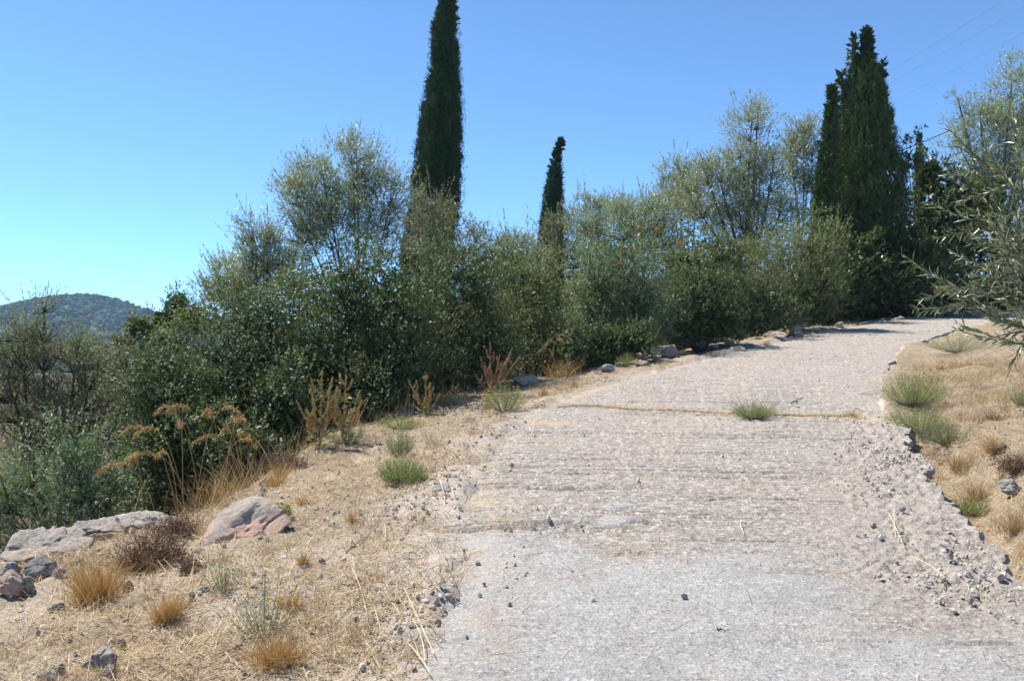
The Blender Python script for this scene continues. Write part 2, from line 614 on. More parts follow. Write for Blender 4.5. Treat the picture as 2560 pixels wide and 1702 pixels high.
# ------------------------------------------------------------------ setting: ground
def build_ground():
    xs = np.concatenate([-np.geomspace(2600, 9, 40), np.arange(-8.8, -3.6, .13), np.arange(-3.6, 1.0, .045), np.arange(1.0, 2.2, .15),
                         np.arange(2.2, 5.2, .05), np.arange(5.2, 16, .12), np.geomspace(16.2, 2600, 46)])
    ys = np.concatenate([-np.geomspace(800, 2.2, 16), np.arange(-2, 2.6, .3)])
    y = 2.6
    yy = []
    while y < 34:
        yy.append(y)
        y += 0.0105 * y
    ys = np.concatenate([ys, yy, np.geomspace(34.3, 3000, 60)])
    X, Y = np.meshgrid(xs, ys)
    Z = ground_z(X, Y)
    ny, nx = X.shape
    i = np.arange(ny - 1)[:, None] * nx + np.arange(nx - 1)[None]
    q = np.stack([i, i + 1, i + nx + 1, i + nx], -1).reshape(-1, 4)
    a = Acc()
    a.add(np.stack([X, Y, Z], -1), q)
    me = a.mesh('ground', smooth=True)
    xl, xc, xr = x_left(Y), x_crest(Y), x_right(Y)
    nz = fb2(X, Y, 1.1, seed=21)
    wood = sm(.15, 1.0, (xc - X) + .4 * nz)
    wood = np.maximum(wood, sm(60, 90, np.hypot(X, Y)))
    dl = xl - X
    grit = np.exp(-(np.clip(dl - .1, 0, 9) / .55) ** 2) * sm(.1, .6, .55 + .6 * fb2(X, Y, 2.2, seed=33)) * (dl > -1) * (1 - sm(6, 12, Y) * .6)
    grit = np.maximum(grit, .6 * sm(.15, .5, fb2(X, Y, .8, seed=44)) * (1 - wood) * (dl > 0))
    grit = np.where((X > xl) & (X < xr), 1.0, grit)
    for nm, val in (('wood', wood), ('grit', grit)):
        at = me.attributes.new(nm, 'FLOAT', 'POINT')
        at.data.foreach_set('value', np.clip(val, 0, 1).astype(np.float32).ravel())
    tag(link('ground', me, M['ground']), 'dry straw-coloured earth verge falling away to the wooded slope', None, None, 'structure')


build_ground()

# ------------------------------------------------------------------ setting: the concrete track
YJ = 9.55                                   # transverse joint between the two pours


def y_joint(x):
    return YJ - 0.25 * (x - 2.0) + 0.05 * np.sin(x * 2.1) + .03 * np.sin(x * 7.3 + 1)


def road_disp(X, Y, U):
    """height of the concrete above its plane and its masks"""
    xr = x_right(Y)
    xl = x_left(Y)
    alng = Y + 0.05 * X + .025 * fb2(X, Y, .35, seed=61, octv=2)
    skim = sm(-.35, .75, (4.75 - .28 * (X - .6) - Y) + .55 * (X - 1.1) * sm(0, 1, 1.1 - X) * 0 + 1.25 * fb2(X, Y, .9, seed=51) + .75 * fb2(X, Y, 3, 6, seed=53) - .35 * np.clip(X - 1.7, 0, 9))
    patch = sm(.42, .58, fb2(X * 1.0, Y, 1.7, 2.6, seed=71) + .15 * fb2(X, Y, 9, seed=72)) * (Y < 6.6) * (Y > 4.5)
    skim = np.maximum(skim, patch)
    broken = sm(.0, .7, 1.05 - (xr - X) + .35 * fb2(X, Y, 1.4, seed=81)) * sm(3.3, 4.6, Y) * (1 - sm(9.2, 9.5, Y))
    broken = np.maximum(broken, .75 * sm(.1, .5, fb2(X, Y, .9, seed=85)) * sm(6.8, 7.6, Y) * (1 - sm(9.2, 9.5, Y)) * sm(.8, 2.2, X))
    # grooves: ragged bands raked across the track
    g = fb2(X, alng, .55, 15.0, seed=91, octv=4)
    g2 = fb2(X, alng, 2.2, 40.0, seed=95, octv=3)
    gm = .35 + .65 * sm(-.35, .3, fb2(X, Y, .7, 1.4, seed=97))
    groove = (-.042 * sm(.16, .34, g) * gm - .014 * sm(.1, .35, g2) * gm + .003 * g2)
    agg = .010 * fb2(X, Y, 30, seed=101, octv=3)
    lump = np.abs(fb2(X, Y, 10, seed=111, octv=3))
    rough = .05 * lump + .03 * fb2(X, Y, 24, seed=115, octv=3) - .03
    z = (1 - skim) * (1 - broken) * (groove + agg) + broken * rough + skim * (.006 + .0035 * fb2(X, Y, 7, seed=121) + .004 * fb2(X, Y, 40, seed=122, octv=2))
    z = z + .018 * fb2(X, Y, .9, seed=131, octv=2)
    dist = np.abs(Y - y_joint(X))
    z = z - .012 * np.exp(-(dist / .045) ** 2) * sm(-.35, .35, fb2(X, Y, 1.6, seed=133))
    dust = np.exp(-((Y - y_joint(X) + .02) / .12) ** 2) * .8 * sm(-.4, .3, fb2(X, Y, 2, seed=141))
    dust = np.maximum(dust, .75 * sm(.05, .55, fb2(X, Y, .8, 1.6, seed=145) - .35 * np.abs(X - .9)) * sm(7.2, 8.0, Y) * (1 - sm(9.0, 9.8, Y)))
    dust = np.maximum(dust, .4 * sm(.5, 0, X - xl) * sm(-.3, .4, fb2(X, Y, 3, seed=149)))
    return z, skim, broken, np.clip(dust, 0, 1)


def build_road():
    rows = []
    y = 1.2
    while y < 37:
        rows.append(y)
        y += (max(.008, .0024 * y) if y < YJ else .0042 * y) if y > 2.8 else .05
    rows = np.array(rows)
    split = np.searchsorted(rows, YJ)
    par = tag(link('track', None, None), 'pale concrete farm track climbing to the right with raked grooves', None, None, 'structure')
    for k, (a0, a1) in enumerate(((0, split + 1), (split, len(rows)))):
        yy = rows[a0:a1]
        nu = 260 if k == 0 else 170
        u = np.linspace(0, 1, nu)
        U, Y = np.meshgrid(u, yy)
        xl = x_left(Y) - .12
        edge_n = np.interp(yy, yy, .16 * fbm(np.stack([yy * 2.6, yy * 0, yy * 0], 1), 151, 4) + .05 * fbm(np.stack([yy * 13, yy * 0, yy * 0], 1), 153, 3))
        xr = x_right(Y) + (edge_n * np.clip(1.3 - .05 * yy, .2, 1))[:, None]
        X = xl + (xr - xl) * U
        # follow the joint line at the split
        sh = (y_joint(X) - YJ) * np.exp(-((Y - YJ) / 1.2) ** 2)
        Yw = Y + sh
        D, skim, broken, dust = road_disp(X, Yw, U)
        Z = base(Yw) + D - .035 * sm(.25, -.1, X - x_left(Yw))
        if k == 1:
            Z = Z + .004
        ny, nx = X.shape
        i = np.arange(ny - 1)[:, None] * nx + np.arange(nx - 1)[None]
        q = np.stack([i, i + 1, i + nx + 1, i + nx], -1).reshape(-1, 4)
        ac = Acc()
        top = np.stack([X, Yw, Z], -1)
        ac.add(top, q)
        # broken right-hand face, undercut
        e = top[:, -1]
        n = len(e)
        prof = [e]
        th = .13 + .04 * fbm(np.stack([yy * 4, yy * 0, yy * 0], 1), 161, 3)
        for f_, cut in ((.35, .015), (.7, -.05), (1.0, -.13)):
            c = e.copy()
            c[:, 2] -= th * f_ + .01 * fbm(np.stack([yy * 20, yy * 0 + f_, yy * 0], 1), 163, 2)
            c[:, 0] += cut + .03 * fbm(np.stack([yy * 15, yy * 0 + f_ * 5, yy * 0], 1), 165, 3)
            prof.append(c)
        for p0, p1 in zip(prof[:-1], prof[1:]):
            j = np.arange(n - 1)
            ac.add(np.concatenate([p0, p1]), np.stack([j, n + j, n + j + 1, j + 1], 1))
        me = ac.mesh('concrete_slab', smooth=True)
        nv = len(me.vertices)
        for nm, val in (('skim', skim), ('broken', broken), ('dust', dust)):
            v = np.zeros(nv)
            v[:val.size] = val.ravel()
            if nm == 'broken':
                v[val.size:] = .7
            at = me.attributes.new(nm, 'FLOAT', 'POINT')
            at.data.foreach_set('value', np.clip(v, 0, 1).astype(np.float32))
        s_ = link('concrete_slab', me, M['road'], par)
        s_['label'] = ('worn lower slab with a broken right edge and a smooth grey skim' if k == 0 else 'upper slab with fine raked grooves beyond the straw-filled joint')


build_road()


# ------------------------------------------------------------------ setting: the far hill and its woodland
def hill_z(x, y):
    D = 900.0
    px = np.array([-900, -400, -150, 0, 90, 150, 211, 265, 310, 350, 430, 520, 700, 1000, 1500])
    py = np.array([850, 832, 812, 797, 768, 753, 741, 747, 763, 781, 800, 806, 812, 835, 850])
    z = np.interp(x, (px - 1280) / F * D, EYE + (851 - py) / F * D)
    for s in (-14, -7, 7, 14):
        z = z + np.interp(x + s, (px - 1280) / F * D, EYE + (851 - py) / F * D)
    z = z / 5
    f = np.exp(-(np.clip(D - y, 0, 999) / 230) ** 2) * np.exp(-(np.clip(y - D, 0, 999) / 300) ** 2)
    return -30 + (z + 30) * f


def build_hill():
    xs = np.linspace(-1150, 260, 150)
    ys = np.concatenate([np.linspace(380, 960, 80), np.linspace(980, 1500, 14)])
    X, Y = np.meshgrid(xs, ys)
    Z = hill_z(X, Y) + 1.5 * fb2(X, Y, .02, seed=171)
    ny, nx = X.shape
    i = np.arange(ny - 1)[:, None] * nx + np.arange(nx - 1)[None]
    a = Acc()
    a.add(np.stack([X, Y, Z], -1), np.stack([i, i + 1, i + nx + 1, i + nx], -1).reshape(-1, 4))
    m, nt, bs = new_mat('hill_scrub')
    tc = nt.nodes.new('ShaderNodeTexCoord').outputs['Object']
    nt.links.new(ramp(nt, [(.35, (.035, .055, .022)), (.55, (.065, .08, .035)), (.75, (.16, .14, .085))], noise(nt, .04, 6, .65, tc)), bs.inputs['Base Color'])
    bs.inputs['Roughness'].default_value = .95
    tag(link('hill', a.mesh('hill', smooth=True), m), 'rounded wooded hill rising far off at the left', None, None, 'structure')
    # crowns of the woodland on its near face
    n = 4800
    y = 925 - 330 * R.random(n) ** 1.2
    x = (R.uniform(-260, 620, n) - 1280) / F * y
    z = hill_z(x, y)
    keep = fbm(np.stack([x * .012, y * .012, x * 0], 1), 181) > -.45
    x, y, z = x[keep], y[keep], z[keep]
    n = len(x)
    v0, f0 = ico(0)
    s = R.uniform(1.6, 4.2, n)
    V = v0[None] * (s[:, None, None] * np.array([1, 1, .75])) * (1 + .28 * R.normal(size=(n, len(v0), 1)))
    V = V + np.stack([x, y, z + s * .35], 1)[:, None]
    a = Acc()
    T = (np.arange(n)[:, None, None] * len(v0) + f0[None]).reshape(-1, 3)
    a.add(V, None, T, r=np.repeat(R.random(n), len(f0)))
    wm = leaf_mat('woodland', [(0, (.026, .042, .02)), (.5, (.036, .055, .026)), (1, (.055, .072, .036))], .9, 0, .1)
    tag(link('woodland', a.mesh('woodland'), wm), 'dark woodland covering the far rounded hill', 'woodland', None, 'stuff')


build_hill()


# ------------------------------------------------------------------ trees and bushes
def lobes_px(spec, d, deep=1.0):
    """[(px, py, rx, ry, depth offset)] -> centres and radii"""
    C, Q = [], []
    for l in spec:
        dd = d + (l[4] if len(l) > 4 else 0)
        C.append(P(l[0], l[1], dd))
        rx, ry = l[2] / F * dd, l[3] / F * dd
        Q.append((rx, min(rx, ry) * deep if deep > 1 else (rx + ry) * .5 * deep, ry))
    return np.array(C), np.array(Q)


def plant(name, label, cat, spec, d, mat, barkm, leaf=(.042, .024), n=30000, per=9, sub=26, subr=(.24, .42), twig=.16, upb=.35,
          shell=.5, gap=-.35, base_px=None, group=None, trunk_r=.09, inner=.06, fold=.25, spread=.75, deep=1.0, extra=None, stems=1,
          branch_r=.012, crown='crown', trunk='trunk', hang=0.0, wisps=0, skirt=False, nk=1.0, tri=True, lk=1.0):
    leaf = (leaf[0] * lk, leaf[1] * lk)
    C, Q = lobes_px(spec, d, deep)
    if base_px is None:
        bx, by = C[:, 0].mean(), C[:, 1].mean()
    else:
        b_ = P(base_px, 900, d)
        bx, by = b_[0], b_[1]
    b0 = np.array([bx, by, gz(bx, by)])
    low = (C[:, 2] - Q[:, 2]).min()
    b0[2] = min(b0[2], low + .3)
    if skirt:                                     # the foliage goes down to the ground
        for c, q in list(zip(C, Q)):
            gg = gz(c[0], c[1])
            gap_ = (c[2] - q[2]) - gg
            if gap_ > .15:
                hh = (gap_ + q[2] * .9) * .5
                C = np.concatenate([C, [[c[0], c[1], gg + hh]]])
                Q = np.concatenate([Q, [[q[0] * .95, q[1] * .95, hh + .05]]])
    root = thing(name, label, cat, b0, group)
    # clumps on each lobe
    cs, rs, pc, pq = [], [], [], []
    area = Q.mean(1) ** 2
    for c, q, w in zip(C, Q, area / area.mean()):
        k = max(6, int(sub * w))
        u = rsph(k)
        cs.append(c + q * u * (R.uniform(.50, .97, (k, 1)) if skirt else .93 * R.random((k, 1)) ** .4))
        rs.append(q.mean() * R.uniform(*subr, k))
        pc.append(np.repeat(c[None], k, 0))
        pq.append(np.repeat(q[None], k, 0))
    cs, rs, pc, pq = map(np.concatenate, (cs, rs, pc, pq))
    ok = cs[:, 2] > b0[2] - .1
    cs, rs, pc, pq = cs[ok], rs[ok], pc[ok], pq[ok]
    m = int(n * nk) // per
    w = rs ** 2
    pick = R.choice(len(cs), m, p=w / w.sum())
    u = rsph(m)
    rr = 1 - shell * R.random(m) ** 1.4
    flip = (u @ np.array([0, 0, 1.0])) < -.15
    u[flip, 2] *= np.where(R.random(flip.sum()) < .65, -1, 1)
    pos = cs[pick] + u * (rs[pick] * rr)[:, None] * np.array([1.05, 1.05, .95])
    outw = norm((cs[pick] - pc[pick]) / pq[pick])
    back = (pos[:, 1] - pc[pick][:, 1]) > .25 * pq[pick][:, 1]
    keep = (~back | (R.random(m) < .5)) & (fbm(pos * (1.1 / max(.15, rs.mean())), 7 + int(d * 10)) > gap) & (pos[:, 2] > b0[2] - .2)
    pos, u, outw = pos[keep], u[keep], outw[keep]
    m = len(pos)
    dr = norm(.55 * u + .45 * outw + np.array([0, 0, upb]) + .35 * rsph(m))
    if wisps:                                     # long shoots standing out of the crown
        wi = R.choice(m, wisps)
        ext = np.repeat(pos[wi], 4, 0) + np.repeat(norm(dr[wi] + np.array([0, 0, .5])), 4, 0) * (np.tile(np.arange(1, 5), wisps) * twig * .38)[:, None]
        pos = np.concatenate([pos, ext])
        dr = np.concatenate([dr, np.repeat(norm(dr[wi] + np.array([0, 0, .4])), 4, 0)])
        m = len(pos)
    tl = twig * R.uniform(.6, 1.3, m)
    # leaves along each twig
    t = R.uniform(.05, 1.0, (m, per))
    ax = norm(np.cross(dr, rsph(m)))
    ay = np.cross(dr, ax)
    th = R.uniform(0, 2 * math.pi, (m, per))
    sd = np.cos(th)[..., None] * ax[:, None] + np.sin(th)[..., None] * ay[:, None]
    lp = pos[:, None] + dr[:, None] * (t * tl[:, None])[..., None]
    ld = dr[:, None] * (1 - .5 * spread) + sd * spread
    ld[..., 2] -= hang
    N = m * per
    sz = R.uniform(.65, 1.25, N)
    clump = np.repeat(.5 + .35 * fbm(pos * 1.6, 3), per)
    r = np.clip(.5 * R.random(N) + .8 * clump - .18, 0, .97)
    r = np.where(R.random(N) < .006, 1.0, r)
    a = Acc()
    hint = np.repeat(norm(.5 * u + .35 * outw + np.array([0, 0, .55])), per, 0)[:N] if not wisps else np.repeat(norm(dr + np.array([0, 0, .4])), per, 0)
    hint = norm(hint + (.45 if skirt else .6) * rsph(N))
    leaves(a, lp.reshape(-1, 3), ld.reshape(-1, 3), leaf[0] * sz, leaf[1] * sz, r, fold, nrm=hint, tri=tri)
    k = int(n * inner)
    if k:                                         # oversized fill leaves deep inside the crown, coloured darker to deepen its shade
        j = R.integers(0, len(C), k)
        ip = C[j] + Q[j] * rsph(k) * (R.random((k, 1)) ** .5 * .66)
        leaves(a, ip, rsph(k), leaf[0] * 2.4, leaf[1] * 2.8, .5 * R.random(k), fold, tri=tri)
    co = link(crown, a.mesh(crown, b0), mat, root)
    # wood
    wd = Acc()
    limbs = []
    sway = .12
    for s_ in range(stems):
        bb = b0 + np.array([R.normal() * .12 * (stems > 1), R.normal() * .12 * (stems > 1), -.1])
        top = C.mean(0)
        fork = bb + (top - bb) * (.38 if stems == 1 else .22) + np.array([R.normal() * .1, R.normal() * .1, 0])
        pts = bez(bb, bb * .6 + fork * .4 + np.array([R.normal() * sway, R.normal() * sway, 0]), fork, 6)
        tube(wd, pts, np.linspace(trunk_r, trunk_r * .75, 6), 7)
        for j in range(len(C)):
            if stems > 1 and j % stems != s_ and len(C) > 1:
                continue
            end = C[j] + np.array([0, 0, Q[j][2] * .35])
            mid = .5 * (fork + end) + R.normal(size=3) * Q[j] * .18
            pts = bez(fork, mid, end, 9)
            limbs.append(pts)
            tube(wd, pts, np.linspace(trunk_r * .62, trunk_r * .14, 9), 6)
    LP = np.concatenate(limbs)
    for c, r_ in zip(cs, rs):
        dd = np.linalg.norm(LP - c, axis=1) + 1.2 * np.clip(LP[:, 2] - c[2] + .1, 0, 9)
        s0 = LP[np.argmin(dd)]
        mid = .5 * (s0 + c) + R.normal(size=3) * .12 * np.linalg.norm(c - s0)
        pts = bez(s0, mid, c, 5)
        tube(wd, pts[::2], np.linspace(branch_r, branch_r * .4, 3), 3)
    cl = cs
    ns = min(m, 420)
    sel = R.choice(m, ns, replace=False)
    near = np.array([cl[np.argmin(((cl - p) ** 2).sum(1))] for p in pos[sel]])
    sticks(wd, near, pos[sel] + dr[sel] * tl[sel][:, None] * .8, branch_r * .32, branch_r * .12)
    link(trunk, wd.mesh(trunk, b0, smooth=True), barkm, root)
    if extra:                                     # a few turning leaves
        em, en, spots, lab, en_name = extra
        a = Acc()
        for (ex, ey, er) in spots:
            pp = P(ex, ey, d - Q[:, 1].max() * .75)
            kk = en
            leaves(a, pp + rsph(kk) * 1.8 * er / F * d * R.random((kk, 1)), rsph(kk), .05 * R.uniform(.7, 1.3, kk), .036, R.random(kk))
        e = link(en_name, a.mesh(en_name, b0), em, root)
        e['label'] = lab
    return root


SCRUB = 'evergreen scrub below the track'
OL = 'olive trees on the slope'


def kermes(label, spec, d, n, **k):
    k.setdefault('mat', M['oak'])
    return plant('kermes_oak', label, 'bush', spec, d, k.pop('mat'), M['barkdark'], n=n, group=SCRUB, stems=3, trunk_r=.05, skirt=True, nk=1.75, lk=.72, shell=.38, subr=(.17, .33), inner=.16, gap=-.22, **k)


kermes('dense glossy dark green oak bush, widest, below the tall cypress behind the twin dock plants',
       [(865, 745, 170, 155), (800, 920, 150, 150, -.6), (995, 780, 165, 170, -.2), (900, 1000, 170, 110, -.8)], 11.6, 62000, sub=49)
kermes('dark green oak bush with pale dead twigs behind the russet dock plant',
       [(1150, 695, 155, 130), (1215, 860, 130, 140, -.3), (1085, 870, 110, 150, -.5)], 13.2, 42000, sub=46)
kermes('oak bush with sunlit glossy crown left of the widest dark bush',
       [(650, 825, 170, 140), (560, 960, 150, 150, -.5), (700, 1000, 140, 130, -.8)], 10.8, 46000, sub=46)
kermes('lower oak bush behind the tall dry plume grass',
       [(400, 960, 125, 130), (455, 1080, 150, 110, -.4), (620, 1110, 130, 70, -.9)], 9.6, 36000, sub=44)
kermes('brownish green oak bush between the dark bush and the silvery olive scrub',
       [(1350, 770, 105, 140), (1290, 680, 110, 90, .6), (1410, 880, 90, 70, -.4)], 14.6, 30000, sub=37, mat=M['oak2'])
kermes('grey green scrub crown above the sunlit oak bush under the leaning olives',
       [(600, 765, 150, 80), (740, 715, 110, 80), (480, 800, 90, 60)], 15.5, 30000, mat=M['oak2'], sub=32)
kermes('small dark rounded oak on the skyline right of the far hill',
       [(445, 760, 46, 44), (415, 800, 55, 40), (480, 800, 40, 40)], 20, 13000, leaf=(.07, .045), sub=25)
kermes('bright green skyline scrub beside the far hill, left of the dark rounded oak',
       [(345, 815, 52, 38), (390, 845, 80, 45), (310, 860, 50, 35)], 19, 13000, leaf=(.07, .042), mat=M['oak2'], sub=25)
kermes('hazy olive-green scrub behind the bare-limbed olive at the left edge',
       [(300, 900, 120, 60), (190, 880, 90, 55), (60, 880, 100, 55), (330, 980, 90, 80)], 15.5, 26000, leaf=(.055, .025), mat=M['olivebrown'], sub=32)
kermes('leafy fresh green bush right behind the two grey roadside boulders',
       [(1740, 735, 110, 100), (1690, 810, 85, 70, -.5), (1800, 800, 90, 65, -.3)], 17.8, 30000, leaf=(.055, .034), sub=40, mat=M['oak'])
kermes('yellow-green crown of scrub above the fresh green bush, under the large olive',
       [(1790, 650, 120, 70), (1700, 660, 70, 60)], 20.5, 16000, leaf=(.07, .042), mat=M['oak2'], sub=32)
kermes('low green shrub drooping over the stones left of the grey boulders',
       [(1530, 850, 60, 55), (1590, 855, 55, 45), (1470, 880, 60, 45)], 14.8, 14000, leaf=(.045, .028), sub=25)
kermes('dark undergrowth in the shade below the broad cypress',
       [(2250, 730, 95, 80), (2350, 715, 100, 85), (2150, 740, 85, 70), (2060, 740, 70, 60), (2420, 740, 80, 50), (2290, 765, 90, 35)], 28.3, 24000, leaf=(.09, .055), sub=29)
kermes('dark shaded scrub filling the slope behind the widest oak bush',
       [(1000, 750, 200, 90), (1250, 690, 150, 80), (760, 780, 150, 90)], 17.5, 16000, leaf=(.07, .04), sub=29)

kermes('dark evergreen mass at the right edge behind the near olive boughs',
       [(2500, 640, 110, 120), (2600, 560, 130, 150), (2640, 700, 120, 90), (2480, 740, 90, 50), (2400, 755, 80, 35), (2560, 760, 100, 40)], 32, 20000, leaf=(.10, .06), sub=32)
kermes('shadowy scrub low behind the largest olive and the olive scrub',
       [(1700, 640, 120, 110), (1900, 630, 130, 120), (2040, 620, 90, 120), (1800, 740, 170, 70), (1980, 740, 100, 60)], 28, 24000, leaf=(.09, .055), sub=32)
kermes('grey-green scrub low behind the silvery thicket and the small cypress',
       [(1450, 690, 110, 80), (1320, 680, 90, 70), (1570, 680, 110, 90), (1500, 760, 120, 50), (1600, 750, 100, 50)], 24, 15000, leaf=(.08, .045), sub=29, mat=M['oak2'])

kermes('dark low scrub filling the slope behind the silvery thicket and grey boulders',
       [(1450, 760, 120, 70), (1570, 760, 110, 70), (1680, 730, 100, 90), (1900, 750, 130, 60), (1350, 740, 90, 60)], 20.5, 17000, leaf=(.075, .045), sub=34)

# bushes with a character of their own
plant('olive_scrub', 'bushy olive scrub with arching bare shoots left of the broad cypress', 'bush',
      [(1985, 700, 125, 125), (1930, 770, 90, 70, -.5), (2050, 640, 70, 90), (2040, 770, 70, 60, -.2)], 22.5, M['oak2'], M['barkpale'],
      leaf=(.065, .026), n=38000, sub=36, nk=1.6, lk=.75, inner=.2, twig=.3, upb=.5, stems=4, trunk_r=.035, skirt=True, wisps=60, gap=-.3, branch_r=.01)
plant('olive_scrub', 'silvery young olive thicket with a few red and yellow leaves', 'bush',
      [(1560, 640, 130, 110), (1480, 730, 95, 100, -.3), (1600, 760, 90, 90, -.4), (1470, 820, 80, 70, -.6)], 16.8, M['olivegreen'], M['bark'],
      leaf=(.055, .019), n=40000, sub=36, nk=1.7, lk=.75, inner=.22, twig=.24, upb=.6, stems=3, trunk_r=.035, skirt=True, wisps=40, gap=-.25,
      extra=(M['red'], 12, [(1590, 566, 14), (1640, 572, 12), (1555, 626, 9), (1592, 622, 8), (1545, 655, 8), (1700, 606, 10), (1550, 690, 8), (1493, 735, 8), (1484, 760, 8)], 'red and yellow turning leaves', 'turning_leaves'))
plant('carob_bush', 'leafy carob bush with bright upright shoots before the broad cypress', 'bush',
      [(2110, 690, 55, 75), (2165, 620, 28, 60), (2290, 650, 55, 75, 1), (2280, 595, 26, 40, 1), (2200, 700, 70, 45, .5)], 27.5, M['carob'], M['barkdark'],
      leaf=(.10, .06), n=15000, sub=24, twig=.3, upb=.6, stems=3, trunk_r=.05, gap=-.2)
plant('carob_tree', 'shaded broad-leaved tree with a sunlit top right of the broad cypress', 'tree',
      [(2345, 520, 85, 110), (2320, 440, 45, 60), (2400, 620, 95, 110), (2450, 520, 80, 90), (2300, 640, 60, 90)], 31, M['carob'], M['barkdark'],
      leaf=(.13, .08), n=24000, sub=26, twig=.3, trunk_r=.14)
plant('fig_sapling', 'thin sapling with large pale leaves against the sky beside the black cable', 'tree',
      [(2290, 335, 16, 14), (2266, 355, 18, 10), (2270, 400, 26, 20), (2282, 430, 22, 30)], 29.5, M['carob'], M['bark'],
      leaf=(.13, .07), n=700, per=5, sub=7, twig=.25, trunk_r=.03, inner=0, gap=-1)


def olive(label, spec, d, n, base_px, **k):
    k.setdefault('mat', M['olive'])
    k.setdefault('leaf', (.085, .026))
    k.setdefault('twig', .34)
    k.setdefault('sub', 42)
    k.setdefault('subr', (.26, .46))
    k.setdefault('gap', -.22)
    k.setdefault('upb', .45)
    k.setdefault('inner', 0.0)
    k.setdefault('trunk_r', .07)
    k.setdefault('branch_r', .013)
    k.setdefault('shell', .9)
    k.setdefault('wisps', 25)
    k.setdefault('nk', 2.8)
    k.setdefault('lk', .70)
    return plant('olive_tree', label, 'tree', spec, d, k.pop('mat'), k.pop('barkm', M['bark']), n=n, base_px=base_px, per=10, group=OL, spread=.6, **k)


olive('tall airy silver olive just left of the tall cypress',
      [(880, 440, 85, 80), (780, 500, 90, 90), (930, 520, 85, 90), (840, 590, 110, 90), (740, 590, 60, 70), (965, 610, 55, 70), (890, 395, 45, 55), (720, 480, 40, 60), (990, 480, 40, 60), (800, 420, 40, 45)], 19, 32000, 900, stems=3, trunk_r=.06, wisps=40)
olive('lower leaning olive at the left foot of the tall airy olive',
      [(660, 640, 55, 60), (620, 570, 28, 40), (700, 690, 65, 50), (640, 700, 60, 50)], 18.4, 9000, 700, wisps=30)
olive('smallest olive on the skyline, left of the leaning olive',
      [(575, 700, 48, 50), (525, 735, 30, 45), (600, 745, 60, 40)], 19.5, 7000, 590, wisps=20)
olive('dull twiggy olive standing in front of the tall cypress',
      [(1085, 530, 58, 55), (1060, 600, 65, 60), (1105, 600, 50, 60)], 22, 11000, 1090, mat=M['olivebrown'], barkm=M['barkpale'], gap=.0, nk=1.7, subr=(.3, .55), wisps=60)
olive('wispy low olive just right of the tall cypress',
      [(1190, 615, 28, 40), (1215, 660, 50, 40), (1290, 640, 60, 45)], 20, 4500, 1230, wisps=40)
olive('rounded grey-brown olive at the foot of the small cypress',
      [(1390, 610, 50, 55), (1370, 680, 55, 60), (1430, 670, 50, 60), (1400, 560, 28, 30)], 22, 12000, 1400, mat=M['olivebrown'], gap=-.05, nk=2, wisps=60)
olive('thin olive on the skyline just right of the small cypress',
      [(1465, 550, 48, 62), (1480, 620, 55, 50), (1510, 530, 36, 36)], 29, 8000, 1480, leaf=(.11, .034))
olive('olive with rounded crown left of the largest olive, above the thicket',
      [(1600, 560, 70, 65), (1560, 540, 45, 50), (1660, 540, 55, 60), (1640, 620, 70, 50)], 25, 13000, 1640, leaf=(.10, .03))
olive('dark-limbed olive leaning left of the largest olive',
      [(1700, 440, 45, 55), (1680, 510, 55, 55), (1740, 500, 50, 60)], 29, 9000, 1720, leaf=(.11, .034))
olive('largest olive with tall pointed crown and dark forked limbs',
      [(1880, 330, 62, 85), (1850, 420, 90, 70), (1800, 480, 90, 70), (1900, 480, 75, 75), (1850, 560, 120, 60), (1895, 285, 36, 42), (1740, 540, 70, 60), (1950, 560, 60, 70), (1760, 440, 50, 50), (1935, 420, 45, 60)], 27, 32000, 1870, leaf=(.10, .031), trunk_r=.12, branch_r=.018, wisps=50)
olive('slim olive between the largest olive and the broad cypress',
      [(2010, 350, 45, 55), (1980, 400, 45, 60), (2030, 430, 40, 60), (1990, 490, 50, 50)], 31, 9000, 2000, leaf=(.115, .036))
olive('high olive rising out of the top right corner',
      [(2530, 230, 65, 75), (2450, 310, 75, 70), (2540, 340, 80, 70), (2400, 390, 60, 60), (2480, 420, 90, 60), (2395, 260, 24, 35), (2620, 300, 80, 110), (2440, 470, 90, 60), (2540, 460, 90, 70), (2500, 340, 80, 70)], 33, 36000, 2500, leaf=(.125, .039), trunk_r=.16, wisps=40)
olive('bare-limbed dull olive at the left edge of the picture',
      [(60, 880, 110, 75), (110, 800, 60, 55), (190, 900, 90, 80), (20, 980, 100, 90), (220, 1010, 90, 100), (110, 1060, 110, 80)], 10.4, 24000, 150, mat=M['olivebrown'], barkm=M['barkdark'],
      leaf=(.05, .015), twig=.2, stems=3, trunk_r=.06, branch_r=.012, gap=-.15, wisps=60)
plant('olive_scrub', 'low grey-green olive shrub in the bottom left behind the stones', 'bush',
      [(70, 1200, 120, 90), (190, 1130, 95, 95), (210, 1240, 110, 75), (20, 1270, 120, 70), (290, 1210, 60, 60)], 8.0, M['olivegreen'], M['barkdark'],
      leaf=(.045, .012), n=34000, sub=30, nk=1.6, lk=.75, twig=.2, upb=.7, stems=4, trunk_r=.03, skirt=True, gap=-.3, wisps=50, branch_r=.008)


